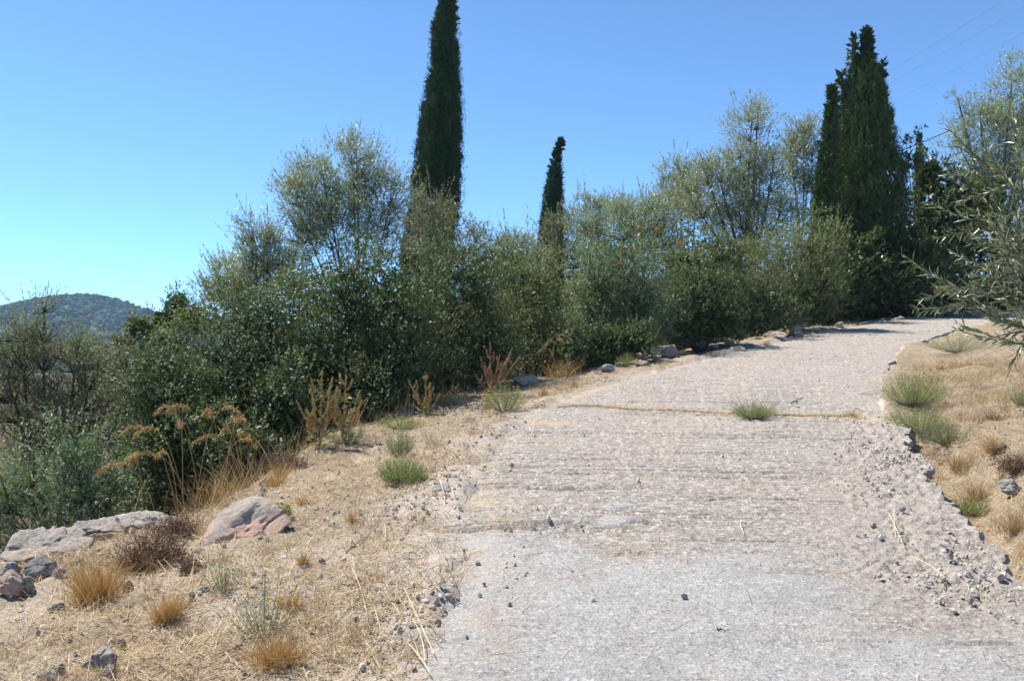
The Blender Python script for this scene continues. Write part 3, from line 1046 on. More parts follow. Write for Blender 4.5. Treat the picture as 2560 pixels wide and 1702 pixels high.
# ------------------------------------------------------------------ cypresses
def cypress(label, columns, d, base_px, n_plume=420, per=90, mat=None, sc=1.0, deep=1.0):
    mat = mat or M['cypress']
    b = P(base_px, 900, d)
    b0 = np.array([b[0], b[1], gz(b[0], b[1])])
    root = thing('cypress_tree', label, 'tree', b0, 'cypress trees')
    a = Acc()
    wd = Acc()
    tot = sum(np.trapz([h for _, _, h in c], [y for y, _, _ in c]) for c in columns)
    for c in columns:
        ys, xs, hs = (np.array(q, float) for q in zip(*c))
        yy = np.linspace(ys[0], ys[-1], 200)
        xx, hh = np.interp(yy, ys, xs), np.interp(yy, ys, hs)
        w = hh / hh.sum()
        k = int(n_plume * np.trapz(hs, ys) / tot)
        idx = R.choice(200, k, p=(w + 1 / 260) / (w + 1 / 260).sum())
        th = R.uniform(0, 2 * math.pi, k)
        rad = hh[idx] / F * d
        cx, cz = (xx[idx] - 1280) / F * d, EYE - (yy[idx] - 851) / F * d
        pr = np.minimum(.24 * sc, .55 * rad + .012) * R.uniform(.45, 1.25, k)
        ph = R.uniform(.35, 1.15, k) * sc * np.clip(rad / (.5 * sc), .2, 1)
        rr = np.maximum(rad - pr - .03, 0) * R.uniform(.84, 1.08, k)
        pc = np.stack([cx + rr * np.cos(th), d + rr * np.sin(th) * deep, cz - ph * .7], 1)
        outw = np.stack([np.cos(th), np.sin(th), th * 0], 1)
        # sprays over every plume
        t = R.random((k, per)) ** .85
        phi = R.uniform(0, 2 * math.pi, (k, per))
        prof = pr[:, None] * np.sqrt(np.clip(1 - t, 0, 1)) * (1 - .35 * R.random((k, per)))
        ring = np.stack([np.cos(phi), np.sin(phi), phi * 0], -1)
        pos = pc[:, None] + ring * prof[..., None] + np.stack([t * 0, t * 0, t * ph[:, None]], -1) + outw[:, None] * (.10 * sc * t * ph[:, None])[..., None]
        dr = ring * .45 + outw[:, None] * .2 + np.array([0, 0, 1.0]) + .42 * R.normal(size=(k, per, 3))
        N = k * per
        sz = R.uniform(.6, 1.3, N) * sc * np.repeat(np.clip(rad / (.42 * sc), .38, 1), per)
        r = np.clip(np.repeat(R.random(k), per) * .45 + .5 * R.random(N), 0, .98)
        leaves(a, pos.reshape(-1, 3), dr.reshape(-1, 3), .12 * sz, .036 * sz, r, .2, tri=True)
        kl = int(k * per * .05)                       # loose feathery ends
        il = R.integers(0, 200, kl)
        tl_ = R.uniform(0, 2 * math.pi, kl)
        rl = hh[il] / F * d * R.uniform(.85, 1.10, kl)
        lp_ = np.stack([(xx[il] - 1280) / F * d + rl * np.cos(tl_), d + rl * np.sin(tl_) * deep, EYE - (yy[il] - 851) / F * d], 1)
        leaves(a, lp_, np.stack([np.cos(tl_), np.sin(tl_), np.full(kl, 1.1)], 1) + .4 * R.normal(size=(kl, 3)), .13 * sc * R.uniform(.5, 1.2, kl), .028 * sc, R.random(kl), .2, tri=True)
        ki = int(k * per * .05)
        ii = R.integers(0, 200, ki)
        th = R.uniform(0, 2 * math.pi, ki)
        r2 = hh[ii] / F * d * .66 * R.random(ki) ** .5
        ip = np.stack([(xx[ii] - 1280) / F * d + r2 * np.cos(th), d + r2 * np.sin(th) * deep, EYE - (yy[ii] - 851) / F * d], 1)
        leaves(a, ip, rsph(ki) + np.array([0, 0, .8]), .34 * sc, .16 * sc, .3 * R.random(ki), .2)  # large inner fill leaves in the darkest tones, shade of the core coloured in
        pts = np.stack([(xx[::20] - 1280) / F * d, np.full(10, d), EYE - (yy[::20] - 851) / F * d], 1)[::-1]
        pts = np.concatenate([[b0 - np.array([0, 0, .2])], pts])
        tube(wd, pts, np.linspace(.13 * sc, .015, 11), 7)
        sel = R.choice(k, min(k, 260), replace=False)
        pcs = pc[sel]
        core = np.stack([cx[sel], np.full(len(sel), d), cz[sel] - ph[sel] - .25], 1)
        sticks(wd, core, pcs + np.array([0, 0, .1]), .016 * sc, .007 * sc)
    link('crown', a.mesh('crown', b0), mat, root)
    link('trunk', wd.mesh('trunk', b0, smooth=True), M['barkdark'], root)
    return root


cypress('tall narrow dark cypress reaching out of the top of the picture',
        [[(-58, 1128, 3), (-30, 1124, 9), (0, 1120, 17), (76, 1112, 36), (178, 1111, 42), (255, 1106, 52), (332, 1101, 58), (400, 1096, 66), (470, 1090, 67), (560, 1080, 70), (650, 1066, 72), (760, 1062, 62)]],
        26, 1062, 950, 100, sc=.78)
cypress('small distant dark cypress standing alone against the sky',
        [[(354, 1403, 1), (375, 1397, 6), (395, 1392, 11), (430, 1388, 20), (470, 1384, 26), (540, 1380, 33), (620, 1376, 38), (720, 1374, 36)]],
        40, 1372, 420, 70, sc=.9)
cypress('broad cypress with twin pointed tops standing at the bend of the track',
        [[(82, 2167, 1), (105, 2168, 5), (130, 2168, 12), (155, 2166, 24), (200, 2160, 46), (255, 2161, 58), (330, 2164, 72), (400, 2166, 88), (500, 2164, 102), (600, 2160, 110), (700, 2160, 112), (800, 2160, 100)],
         [(92, 2136, 1), (110, 2135, 4), (150, 2134, 9), (220, 2134, 12)],
         [(158, 2207, 1), (185, 2206, 4), (240, 2205, 8), (300, 2204, 10)],
         [(182, 2104, 1), (205, 2105, 4), (250, 2108, 8), (300, 2110, 10)]],
        30, 2165, 1700, 78, mat=M['cypress2'], sc=.85)
cypress('slimmer pointed cypress leaning against the left side of the broad one',
        [[(222, 2081, 2), (245, 2081, 9), (300, 2078, 18), (380, 2070, 26), (460, 2060, 32), (540, 2056, 32), (620, 2058, 30), (720, 2064, 28)]],
        29, 2064, 300, 110, mat=M['cypress2'], sc=.8)
cypress('tiny far cypress tip right of the broad cypress, behind the black cable',
        [[(336, 2299, 1), (355, 2299, 6), (400, 2297, 10), (480, 2296, 13), (600, 2296, 15)]], 48, 2296, 220, 60, sc=.75)


# ------------------------------------------------------------------ the near olive at the right
def near_olive():
    bx, by = 4.3, 3.5
    b0 = np.array([bx, by, gz(bx, by)])
    root = thing('olive_tree', 'near olive whose leafy boughs reach in from the right edge', 'tree', b0, OL)
    wd = Acc()
    fork = np.array([4.15, 3.4, b0[2] + 1.0])
    tube(wd, bez(b0 - np.array([0, 0, .2]), b0 + np.array([.15, -.1, .5]), fork, 8), np.linspace(.15, .11, 8), 10)
    tips = [(2301, 748, 3.0), (2349, 593, 3.05), (2345, 691, 2.9), (2402, 510, 3.1), (2430, 385, 3.2), (2545, 340, 3.1), (2490, 440, 3.2), (2462, 850, 2.8),
            (2520, 855, 2.7), (2385, 775, 2.9), (2430, 610, 3.0), (2500, 540, 3.0), (2440, 700, 2.85), (2475, 640, 3.2), (2530, 700, 2.8), (2540, 470, 2.9),
            (2480, 790, 3.0), (2400, 660, 3.2), (2555, 600, 2.7), (2550, 800, 3.1), (2600, 420, 3.0), (2620, 300, 3.2), (2640, 620, 2.8), (2660, 760, 2.9), (2420, 760, 3.15), (2510, 610, 3.3)]
    boughs = []
    for ex, ey, ed, ctl in ((2640, 800, 3.0, .25), (2650, 640, 3.05, .1), (2660, 470, 3.1, 0), (2700, 830, 2.85, .3)):
        end = P(ex, ey, ed)
        pts = bez(fork, .5 * (fork + end) + np.array([0, 0, .12]), end, 8)
        boughs.append(pts)
        tube(wd, pts, np.linspace(.045, .013, 8), 7)
    BP = np.concatenate([b[3:] for b in boughs])
    LPOS, LDIR, LNRM, LLEN = [], [], [], []
    for tx, ty, td in tips:
        e = P(tx, ty, td)
        s0 = BP[np.argmin(np.linalg.norm(BP - e, axis=1) + .4 * R.random(len(BP)))]
        ln = np.linalg.norm(e - s0)
        pts = bez(s0, .5 * (s0 + e) + np.array([0, 0, -.07 * ln]) + R.normal(size=3) * .03, e, 9)
        tube(wd, pts, np.linspace(.006, .0016, 9), 5)
        shoots = [pts[3:]]
        for _ in range(3):                        # side shoots
            k = R.integers(3, 7)
            dv = norm(norm(e - s0) + .75 * R.normal(size=3) * np.array([1, .8, .7]) + np.array([0, 0, .3]))
            q = bez(pts[k], pts[k] + dv * .08, pts[k] + dv * R.uniform(.14, .24) + np.array([0, 0, .03]), 6)
            tube(wd, q, np.linspace(.003, .001, 6), 4)
            shoots.append(q)
        for q in shoots:
            L = np.linalg.norm(np.diff(q, axis=0), axis=1).sum()
            npair = max(4, int(L / .018))
            t = np.linspace(.08, 1, npair)
            f = t * (len(q) - 1)
            i = np.minimum(f.astype(int), len(q) - 2)
            pp = q[i] + (q[i + 1] - q[i]) * (f - i)[:, None]
            tg = norm(q[i + 1] - q[i])
            ax = norm(np.cross(tg, rsph(1)))
            ay = np.cross(tg, ax)
            for k in range(npair):
                th = k * 1.5708 + R.normal() * .3
                s = math.cos(th) * ax[k] + math.sin(th) * ay[k]
                for sg in (1, -1):
                    dv = tg[k] * R.uniform(.75, 1.1) + sg * s * .6 + R.normal(size=3) * .22 - np.array([0, 0, .08])
                    LPOS.append(pp[k])
                    LDIR.append(dv)
                    LNRM.append(np.cross(dv, np.cross(tg[k], s)) * sg + R.normal(size=3) * .35)
                    LLEN.append(R.uniform(.034, .058) * (1 - .35 * max(0, t[k] - .8) / .2))
    LPOS, LDIR, LNRM, LLEN = map(np.array, (LPOS, LDIR, LNRM, LLEN))
    hi = LPOS[:, 2] > EYE - .03 * LPOS[:, 1]
    LPOS, LDIR, LNRM, LLEN = LPOS[hi], LDIR[hi], LNRM[hi], LLEN[hi]
    link('trunk', wd.mesh('trunk', b0, smooth=True), M['bark'], root)

    def shape(acc, p, d, nrm, ln, r):
        d = norm(d)
        s = norm(np.cross(d, nrm))
        u = np.cross(s, d)
        w = ln * .185
        prof = [(0, 0, 0), (.3, .82, 0), (.62, .8, -.02), (1, 0, -.10)]
        v = []
        for tt, ww, dz in prof:
            c = p + d * (ln * tt)[:, None] + u * (ln * dz)[:, None]
            if ww == 0:
                v.append(c)
            else:
                v += [c + s * (w * ww * .5)[:, None] + u * (w * .16)[:, None], c, c - s * (w * ww * .5)[:, None] + u * (w * .16)[:, None]]
        V = np.stack(v, 1)                         # 8 points
        o = np.arange(len(p))[:, None] * 8
        T = np.concatenate([o + [[0, 2, 1]], o + [[0, 3, 2]], o + [[7, 4, 5]], o + [[7, 5, 6]]])
        Qd = np.concatenate([o + [[1, 2, 5, 4]], o + [[2, 3, 6, 5]]])
        acc.add(V.reshape(-1, 3), Qd, None, r=np.tile(r, 2))
        acc.n -= 0
        acc.t.append(T + acc.n - len(V.reshape(-1, 3)))
        acc.rt.append(np.tile(r, 4))

    px = 1280 + LPOS[:, 0] / LPOS[:, 1] * F
    py = 851 - (LPOS[:, 2] - EYE) / LPOS[:, 1] * F
    vis = (px < 2550) & (px > 0) & (py > 0) & (py < 1700)
    order = np.argsort(np.where(vis, LPOS[:, 1] - LLEN * 8, 99))
    single, rest = order[:300], order[300:]
    a = Acc()
    shape(a, LPOS[rest], LDIR[rest], LNRM[rest], LLEN[rest], R.random(len(rest)))
    tag(link('foliage', a.mesh('foliage', b0), M['olivenear'], root), 'many narrow olive leaves filling the boughs', kind='stuff')
    protos = []
    for k in range(6):
        a = Acc()
        shape(a, np.zeros((1, 3)), np.array([[0, 1.0, 0]]), np.array([[0, .0, 1.0]]), np.array([1.0]), np.array([(k + .5) / 6]))
        me = a.mesh('leaf')
        me.materials.append(M['olivenear'])
        protos.append(me)
    from mathutils import Matrix
    for j in single:
        d = Vector(norm(LDIR[j]))
        s = d.cross(Vector(LNRM[j])).normalized()
        u = s.cross(d)
        o = bpy.data.objects.new('leaf', protos[R.integers(0, 6)])
        m = Matrix((s, d, u)).transposed().to_4x4()
        o.parent = root
        o.matrix_local = Matrix.Translation(Vector(LPOS[j] - b0)) @ m @ Matrix.Scale(LLEN[j], 4)
        COL.objects.link(o)


near_olive()


# ------------------------------------------------------------------ stones
def rock_mesh(size, seed, k=3, planes=11, rough=.05, flat=1.0):
    rg = np.random.default_rng(seed)
    v, f = ico(k)
    n = norm(rg.normal(size=(planes, 3)))
    h = rg.uniform(.62, 1.0, planes)
    dt = v @ n.T
    rr = np.min(np.where(dt > .05, h / np.maximum(dt, .05), 9), 1)
    rr = np.minimum(rr, 1.25)
    p = v * rr[:, None]
    p = p * np.asarray(size) / np.abs(p).max(0)
    sc = 1.0 / np.mean(size)
    strata = np.abs(vnoise(p * sc * np.array([1.1, 1.1, 6.5]) + seed, seed + 9))
    nn = fbm(p * sc * 2.2 + seed, seed, 5) * rough * 1.6 - rough * 1.3 * (strata < .12) - np.abs(fbm(p * sc * 5 + seed, seed + 5, 4)) * rough
    p = p + v * (nn * np.mean(size))[:, None]
    a = Acc()
    a.add(p, None, f)
    return a.mesh('stone', smooth=False if k < 4 else True)


_rs = [100]


def rock(name, label, px, py, wpx, hpx, mat='rock', rot=None, depth_k=.8, sink=.25, k=4, tilt=0.0, tx=0.0, group=None, d=None, rough=.05, planes=11):
    """a stone standing where the pixel (px, py = its foot) meets the land"""
    g = G(px, py) if d is None else np.array([*P(px, py, d)])
    _rs[0] += 1
    w = wpx / F * g[1] / 2
    h = hpx / F * g[1] / 2
    me = rock_mesh((w, w * depth_k, h * (1 + sink)), _rs[0], k, planes, rough)
    o = link(name, me, M[mat], None, (g[0], g[1] + w * depth_k * .5, g[2] + h * (1 - sink)))
    o.rotation_euler = (tx, tilt, random.uniform(-.5, .5) if rot is None else rot)
    tag(o, label, 'stone', group)
    return o


RS = 'stones along the edge of the track'
WS = 'stones of the tumbled wall at the left'
rock('boulder', 'large grey boulder with a pink sunlit top on the left verge', 592, 1345, 235, 52, 'rockpink', rot=.3, depth_k=.8, tilt=-.40, tx=.5, sink=.3, rough=.06, planes=9)
rock('boulder', 'angular grey boulder, the tallest of the roadside stones', 1748, 876, 72, 38, 'rock', rot=.2, group=RS)
rock('boulder', 'long dark flat-topped boulder left of the tallest roadside stone', 1672, 894, 88, 32, 'rockdark', rot=-.1, group=RS)
rock('stone', 'small whitish stone right of the tallest roadside boulder, pointed top', 1828, 858, 36, 20, 'rockpale', group=RS)
rock('stone', 'little tan stone touching the tallest boulder on its right', 1789, 872, 18, 12, 'rockpale', group=RS, k=3)
rock('stone', 'pale low stone at the left foot of the long dark boulder', 1606, 898, 34, 22, 'rockpale', group=RS)
rock('stone', 'flat pale slab lying in straw before the long dark boulder', 1640, 898, 42, 9, 'rockpale', group=RS, k=3)
rock('stone', 'flat pale slab in straw below the pale low stone', 1608, 914, 44, 14, 'rockpale', group=RS, k=3)
rock('stone', 'grey wedge stone left of the low green shrub by the track', 1519, 930, 38, 20, 'rock', group=RS)
rock('stone', 'thin grey stone just right of the wedge stone', 1552, 918, 30, 14, 'rock', group=RS, k=3)
rock('stone', 'pale grey jagged stone beside the russet dock plant', 1312, 962, 72, 30, 'rockpale', rot=.3, group=RS)
rock('stone', 'pale low stone in a pair left of the rounded stone near the bend', 1949, 848, 44, 18, 'rockpale', group=RS)
rock('stone', 'rounded grey stone on the track edge near the bend, second largest there', 1993, 836, 36, 22, 'rock', group=RS)
rock('stone', 'small white stone leaning on the rounded stone near the bend', 1999, 840, 22, 12, 'rockpale', group=RS, k=3)
rock('stone', 'dark low stone in the shade left of the carob bush', 2040, 830, 26, 8, 'rock', group=RS, k=3)
rock('stone', 'grey pointed stone at the shade edge under the carob bush', 2101, 820, 26, 16, 'rock', group=RS, k=3)
rock('stone', 'small pale stone at the far track edge before the deep shade', 2208, 804, 12, 8, 'rockpale', group=RS, k=3)
rock('stone', 'flattish pale stone at the far track edge, right of the deep shade', 2250, 800, 26, 10, 'rockpale', group=RS, k=3)
rock('stone', 'farthest pale stone by the olive bough at the bend', 2296, 792, 20, 9, 'rockpale', group=RS, k=3)
# tumbled wall at the left
rock('boulder', 'broad cracked grey boulder at the left edge of the picture', 80, 1400, 230, 66, 'rockpale', rot=.1, group=WS, depth_k=.8, rough=.10, tx=.3)
rock('boulder', 'long pale ledge stone behind the dry tufts, right of the cracked boulder', 235, 1350, 190, 44, 'rockpale', rot=.25, group=WS, depth_k=.6, rough=.09, tx=.3, sink=.4)
rock('boulder', 'pale ledge stone running towards the pink boulder', 360, 1325, 180, 32, 'rockpale', rot=.3, group=WS, depth_k=.6, rough=.09, tx=.3, sink=.4)
rock('boulder', 'dark shaded stone under the cracked boulder', 100, 1450, 100, 56, 'rockdark', group=WS, rot=0)
rock('stone', 'smooth pinkish stone cut by the left picture edge', 12, 1490, 78, 62, 'rockpink', group=WS)
rock('stone', 'pale stone above the smooth pinkish stone at the left edge', 15, 1448, 56, 38, 'rockpale', group=WS)
rock('stone', 'jagged white stone right of the smooth pinkish stone', 66, 1492, 38, 48, 'rockpale', group=WS)
rock('stone', 'small white stone between the dark stone and the golden tuft', 144, 1442, 34, 30, 'rockpale', group=WS, k=3)
rock('stone', 'small pale stone left of the pink-topped boulder', 545, 1262, 44, 28, 'rockpale', k=3)
rock('stone', 'pale flat stone half hidden in dead brown thorns', 348, 1352, 40, 16, 'rockpale', k=3)
VS = 'half-buried stones on the left verge'
for (px, py, w, h, mt, lab) in (
        (240, 1672, 95, 44, 'rockpale', 'half-buried tan stone near the bottom left corner, largest there'),
        (148, 1690, 30, 36, 'rockpale', 'small upright tan stone left of the largest half-buried stone'),
        (268, 1690, 40, 26, 'rockpale', 'smaller stone leaning on the right of the largest half-buried stone'),
        (122, 1706, 52, 28, 'rockpale', 'pale stone cut by the bottom edge at the left'),
        (316, 1482, 36, 30, 'rockpale', 'rounded pale stone right of the tall golden tuft'),
        (140, 1530, 50, 32, 'rockpale', 'tan stone below the tall golden tuft'),
        (510, 1482, 34, 18, 'rock', 'small grey stone right of the middle golden tuft'),
        (478, 1500, 24, 22, 'rock', 'grey stone touching the middle golden tuft'),
        (298, 1620, 30, 26, 'rockpink', 'pinkish pebble-like stone above the largest half-buried stone'),
        (412, 1612, 18, 14, 'rockpale', 'little tan stone left of the lowest straw tuft'),
        (804, 1410, 18, 15, 'rockpale', 'light round stone right of the small yellow tuft'),
        (318, 1524, 26, 14, 'rockpale', 'white flat stone below the rounded pale stone'),
        (1080, 1180, 22, 12, 'rock', 'grey stone at the track edge right of the green cushion weed'),
        (1108, 1225, 60, 12, 'rock', 'crumbled grey concrete lump at the left edge of the track'),
        (1035, 1685, 18, 17, 'rockpink', 'squarish pinkish pebble at the bottom of the left verge'),
        (952, 1555, 20, 14, 'rockpale', 'white pebble on the gritty verge between straw stems')):
    rock('stone', lab, px, py, w, h, mt, group=VS, k=3, sink=.6, tx=.3, rough=.08)
rock('stone', 'dark grey stone on the right bank above the gully', 2535, 1240, 70, 40, 'rock', k=4)
rock('stone', 'brown-grey stone under the dead tuft on the right bank', 2500, 1130, 46, 20, 'rockdark', k=3)
for (px, py, w, lab) in ((1195, 1412, 15, 'dark cube-like pebble on the smooth grey skim, uppermost'), (1211, 1465, 13, 'dark pebble on the smooth grey skim, below the cube-like one'),
                         (1200, 1493, 12, 'pale pebble on the smooth grey skim, third down'), (1120, 1503, 13, 'pale pebble at the left edge of the grey skim'),
                         (1712, 1500, 18, 'dark wedge-shaped pebble in the middle of the track'), (1167, 1597, 13, 'white pebble low on the grey skim'),
                         (1510, 1650, 11, 'dark pebble low in the middle of the track'), (2258, 1280, 18, 'white round pebble on the crumbling right side, upper'),
                         (2378, 1398, 22, 'white round pebble on the crumbling right side, lower'), (2505, 1452, 22, 'white pebble beside the undercut slab edge')):
    rock('pebble', lab, px, py, w, w * .8, 'rockpale' if 'white' in lab or 'pale' in lab else 'rock', k=2, sink=.2, group='loose pebbles on the track')


# ------------------------------------------------------------------ dry plants
def blades(acc, base_pts, d, ln, wd, r, bend=.4, segs=3):
    """curved tapering blades"""
    n = len(base_pts)
    d = norm(d)
    side = norm(np.cross(d, rsph(n)))
    bdir = norm(np.stack([d[:, 0], d[:, 1], d[:, 2] * 0], 1) + 1e-3 * R.normal(size=(n, 3)))
    ln = np.broadcast_to(ln, (n,))[:, None]
    wd = np.broadcast_to(wd, (n,))[:, None]
    bend = np.broadcast_to(bend, (n,))[:, None]
    rows = []
    for k in range(segs + 1):
        t = k / segs
        c = base_pts + d * ln * t + (bdir * .7 - np.array([0, 0, .45])) * ln * bend * t * t
        w = wd * (1 - .8 * t)
        rows += [c - side * w * .5, c + side * w * .5]
    V = np.stack(rows, 1)
    o = np.arange(n)[:, None] * (2 * segs + 2)
    q = np.concatenate([o + [[2 * k, 2 * k + 1, 2 * k + 3, 2 * k + 2]] for k in range(segs)])
    acc.add(V.reshape(-1, 3), q, r=np.tile(np.broadcast_to(r, (n,)), segs))
    return V[:, -1]


def tuft(label, px, py, hpx, wpx, n=260, mat='gold', group='golden grass tufts', name='grass_tuft', dead=.0, width=.004, lean=0.0):
    g = G(px, py)
    h = hpx / F * g[1]
    w = wpx / F * g[1]
    a = Acc()
    rad = w * .2
    bp = np.stack([R.normal(size=n) * rad * .6, R.normal(size=n) * rad * .6, np.full(n, -.02)], 1) + g
    an = R.uniform(0, 2 * math.pi, n)
    sp = np.abs(R.normal(size=n)) * .55 * (w / max(h, 1e-3)) * .8
    d = np.stack([np.cos(an) * sp + lean, np.sin(an) * sp, np.ones(n)], 1)
    blades(a, bp, d, h * R.uniform(.45, 1.08, n), width * R.uniform(.6, 1.2, n), np.clip(R.normal(.5, .25, n), 0, 1), R.uniform(.0, .35, n))
    return tag(link(name, a.mesh(name, g), M[mat], None, tuple(g)), label, 'grass', group)


tuft('tall golden grass tuft before the tumbled wall', 245, 1505, 150, 200, 620, lean=-.06)
tuft('upright golden tuft in the middle of the left verge', 410, 1550, 90, 120, 330, lean=.25)
tuft('lowest straw tuft, near the bottom edge beside the track', 695, 1665, 110, 190, 520)
tuft('small yellow tuft right of the dead thorns', 758, 1410, 42, 42, 150)
tuft('golden tuft behind the pink-topped boulder at the crest', 690, 1215, 60, 110, 280)
tuft('small straw tuft at the track edge left of the transverse joint', 1434, 968, 28, 50, 200)
tuft('pale straw tuft left of the joint, beside the jagged stone', 1360, 988, 26, 44, 180)
tuft('bright yellow tuft under the russet dock plant', 1218, 1022, 26, 34, 200)
tuft('golden tuft growing in the transverse joint', 2130, 1040, 24, 52, 220)
tuft('orange-gold rounded tuft on the right bank', 2486, 1135, 46, 64, 420)
tuft('small golden tuft on the right bank near the olive bough', 2352, 922, 20, 36, 180)
tuft('flat straw tuft at the track edge near the small whitish stone', 1915, 862, 18, 40, 160)
tuft('thin golden tuft at the roots of the yellow-flowered weed', 730, 1520, 60, 90, 160)
tuft('rusty little tuft on the verge left of the crumbled lump', 880, 1300, 36, 44, 130)
tuft('straw tuft right of the pink-topped boulder', 760, 1260, 34, 60, 130)
tuft('sparse straw tuft on the crest left of the twin docks', 700, 1190, 50, 70, 150)
tuft('straw tuft at the crest between the dock plants', 1110, 1010, 40, 60, 160)
tuft('dull tuft in the gully beside the broken slab edge', 2440, 1250, 70, 110, 380, mat='straw')
tuft('lower dull tuft in the gully beside the broken slab edge', 2540, 1330, 80, 120, 360, mat='straw')
tuft('upper dull tuft at the gully head near the green weeds', 2400, 1180, 60, 90, 300, mat='straw')
tuft('dead grey-brown tuft on the upper right bank', 2480, 1050, 36, 90, 260, mat='thorn')
tuft('straw clump under the olive scrub at the track edge', 1985, 815, 45, 70, 200, mat='gold')


def plume_grass(label, px, py, hpx, specs, leaves_n=120, d=None):
    """tall reed-like grass: each stem rises and arches, with a drooping plume"""
    g = G(px, py) if d is None else None
    if g is None:
        p = P(px, py, d)
        g = np.array([p[0], p[1], gz(p[0], p[1])])
    root = thing('plume_grass', label, 'grass', g, 'tall plume grasses at the crest')
    st, plm = Acc(), Acc()
    for (tx, ty) in specs:
        e = P(tx, ty, g[1] - R.uniform(-.2, .4))
        b = g + R.normal(size=3) * np.array([.12, .12, 0])
        L = np.linalg.norm(e - b)
        c = np.array([b[0] + (e[0] - b[0]) * .35, b[1] + (e[1] - b[1]) * .4, e[2] + .12 + .40 * abs(e[0] - b[0])])
        pts = bez(b, c, e, 16)
        tube(st, pts, np.linspace(.0032, .0012, 16), 4)
        k = 130
        t = R.uniform(.62, 1.0, k)
        f = t * 15
        i = np.minimum(f.astype(int), 14)
        pp = pts[i] + (pts[i + 1] - pts[i]) * (f - i)[:, None]
        tg = norm(pts[i + 1] - pts[i])
        hang = tg * 1.0 + np.array([0, 0, -.4]) + .35 * R.normal(size=(k, 3))
        sp = norm(hang) * (R.random((k, 1)) * .04)
        leaves(plm, pp + sp, hang, R.uniform(.015, .04, k), .006, R.random(k), .2)
        sticks(plm, pp[:60], (pp + sp * 1.2)[:60], .0008, .0005, .5)
    n = leaves_n
    an = R.uniform(0, 2 * math.pi, n)
    spd = np.abs(R.normal(size=n)) * .5
    dd = np.stack([np.cos(an) * spd, np.sin(an) * spd, np.ones(n)], 1)
    blades(st, g + R.normal(size=(n, 3)) * np.array([.12, .12, .0]), dd, hpx / F * g[1] * R.uniform(.3, .8, n), .005, R.random(n), R.uniform(.1, .8, n), 5)
    link('stems', st.mesh('stems', g), M['gold'], root)['kind'] = 'stuff'
    link('plumes', plm.mesh('plumes', g), M['gold'], root)['kind'] = 'stuff'


plume_grass('tallest arching plume grass before the lower oak bush', 530, 1190, 170, [(390, 1030), (420, 1025), (480, 1110), (392, 1140), (450, 1060), (512, 1030)], 150, d=7.1)
plume_grass('leaning plume grass whose plumes droop over the low olive shrub', 440, 1235, 120, [(300, 1160), (240, 1185), (340, 1085), (305, 1080), (330, 1150)], 120, d=6.6)
plume_grass('upright plume grass with feathery tops right of the tallest plume grass', 585, 1180, 150, [(580, 1050), (612, 1055), (602, 1035), (555, 1080), (640, 1110), (620, 1090)], 150, d=7.2)
plume_grass('greenish tall grass at the track edge right of the jagged stone', 1400, 945, 90, [(1345, 880), (1365, 860), (1410, 855), (1430, 850), (1380, 885)], 160)


def dock(label, px, py, stems, mat='dock', grp='dry dock plants at the crest'):
    """dead dock: ascending branches crusted with seed"""
    g = G(px, py)
    root = thing('dock_plant', label, 'dry plant', g, grp)
    st, sd = Acc(), Acc()
    d = g[1]
    for (tx, ty, nb) in stems:
        e = P(tx, ty, d + R.uniform(-.15, .15))
        mid = .5 * (g + e) + np.array([(g[0] - e[0]) * .05, 0, -.02])
        main = bez(g, mid, e, 14)
        lines = [main[4:]]
        tube(st, main, np.linspace(.0055, .0015, 14), 5)
        L = np.linalg.norm(e - g)
        for b in range(nb):
            k = int(R.integers(3, 12))
            s0 = main[k]
            sg = R.choice([-1, 1])
            ln = L * R.uniform(.22, .5) * (1 - k / 20)
            out = norm(np.array([sg * R.uniform(.5, 1), R.normal() * .5, R.uniform(.2, .6)]))
            q = bez(s0, s0 + out * ln * .55, s0 + out * ln * .62 + np.array([0, 0, ln * .62]), 9)
            tube(st, q, np.linspace(.003, .001, 9), 4)
            lines.append(q[1:])
        for q in lines:
            ll = np.linalg.norm(np.diff(q, axis=0), axis=1).sum()
            k = int(ll * 620)
            f = R.random(k) * (len(q) - 1.001)
            f = np.floor(f * 3) / 3 + R.normal(size=k) * .09      # whorls
            f = np.clip(f, 0, len(q) - 1.001)
            i = f.astype(int)
            pp = q[i] + (q[i + 1] - q[i]) * (f - i)[:, None]
            u = rsph(k)
            leaves(sd, pp + u * .004, u + np.array([0, 0, .2]), R.uniform(.007, .017, k), R.uniform(.006, .011, k), R.random(k), .3)
    k = 60
    u = rsph(k)
    u[:, 2] = np.abs(u[:, 2])
    leaves(sd, g + u * np.array([.1, .1, .25]) * R.random((k, 1)), u, .07, .02, .85 + .15 * R.random(k), .2)
    link('stalks', st.mesh('stalks', g, smooth=True), M['stem'], root)
    link('seed_heads', sd.mesh('seed_heads', g), M[mat], root)['kind'] = 'stuff'


dock('tallest many-branched brown dock plant, left of the pair', 800, 1120, [(805, 925, 9), (775, 960, 7), (832, 940, 8), (740, 1000, 6), (825, 985, 6)])
dock('wider paler dock plant, right of the pair', 858, 1110, [(865, 935, 8), (900, 975, 7), (838, 985, 6), (905, 1000, 6), (880, 1020, 5)])
dock('low spreading dock plant standing alone before the dark bush', 1066, 1040, [(1063, 930, 6), (1020, 950, 6), (1100, 985, 6), (1040, 975, 5), (1075, 960, 5)])
dock('dense russet dock plant by the jagged stone', 1228, 990, [(1225, 855, 8), (1280, 870, 8), (1200, 890, 7), (1250, 885, 8), (1300, 890, 6), (1190, 940, 6), (1265, 900, 7)], 'dockred')
dock('short dock stub between the pair and the lone low one', 925, 1060, [(925, 1015, 4), (940, 1032, 3)])
dock('short greenish dock leaning towards the russet one', 1135, 1010, [(1140, 965, 4), (1120, 985, 3)])


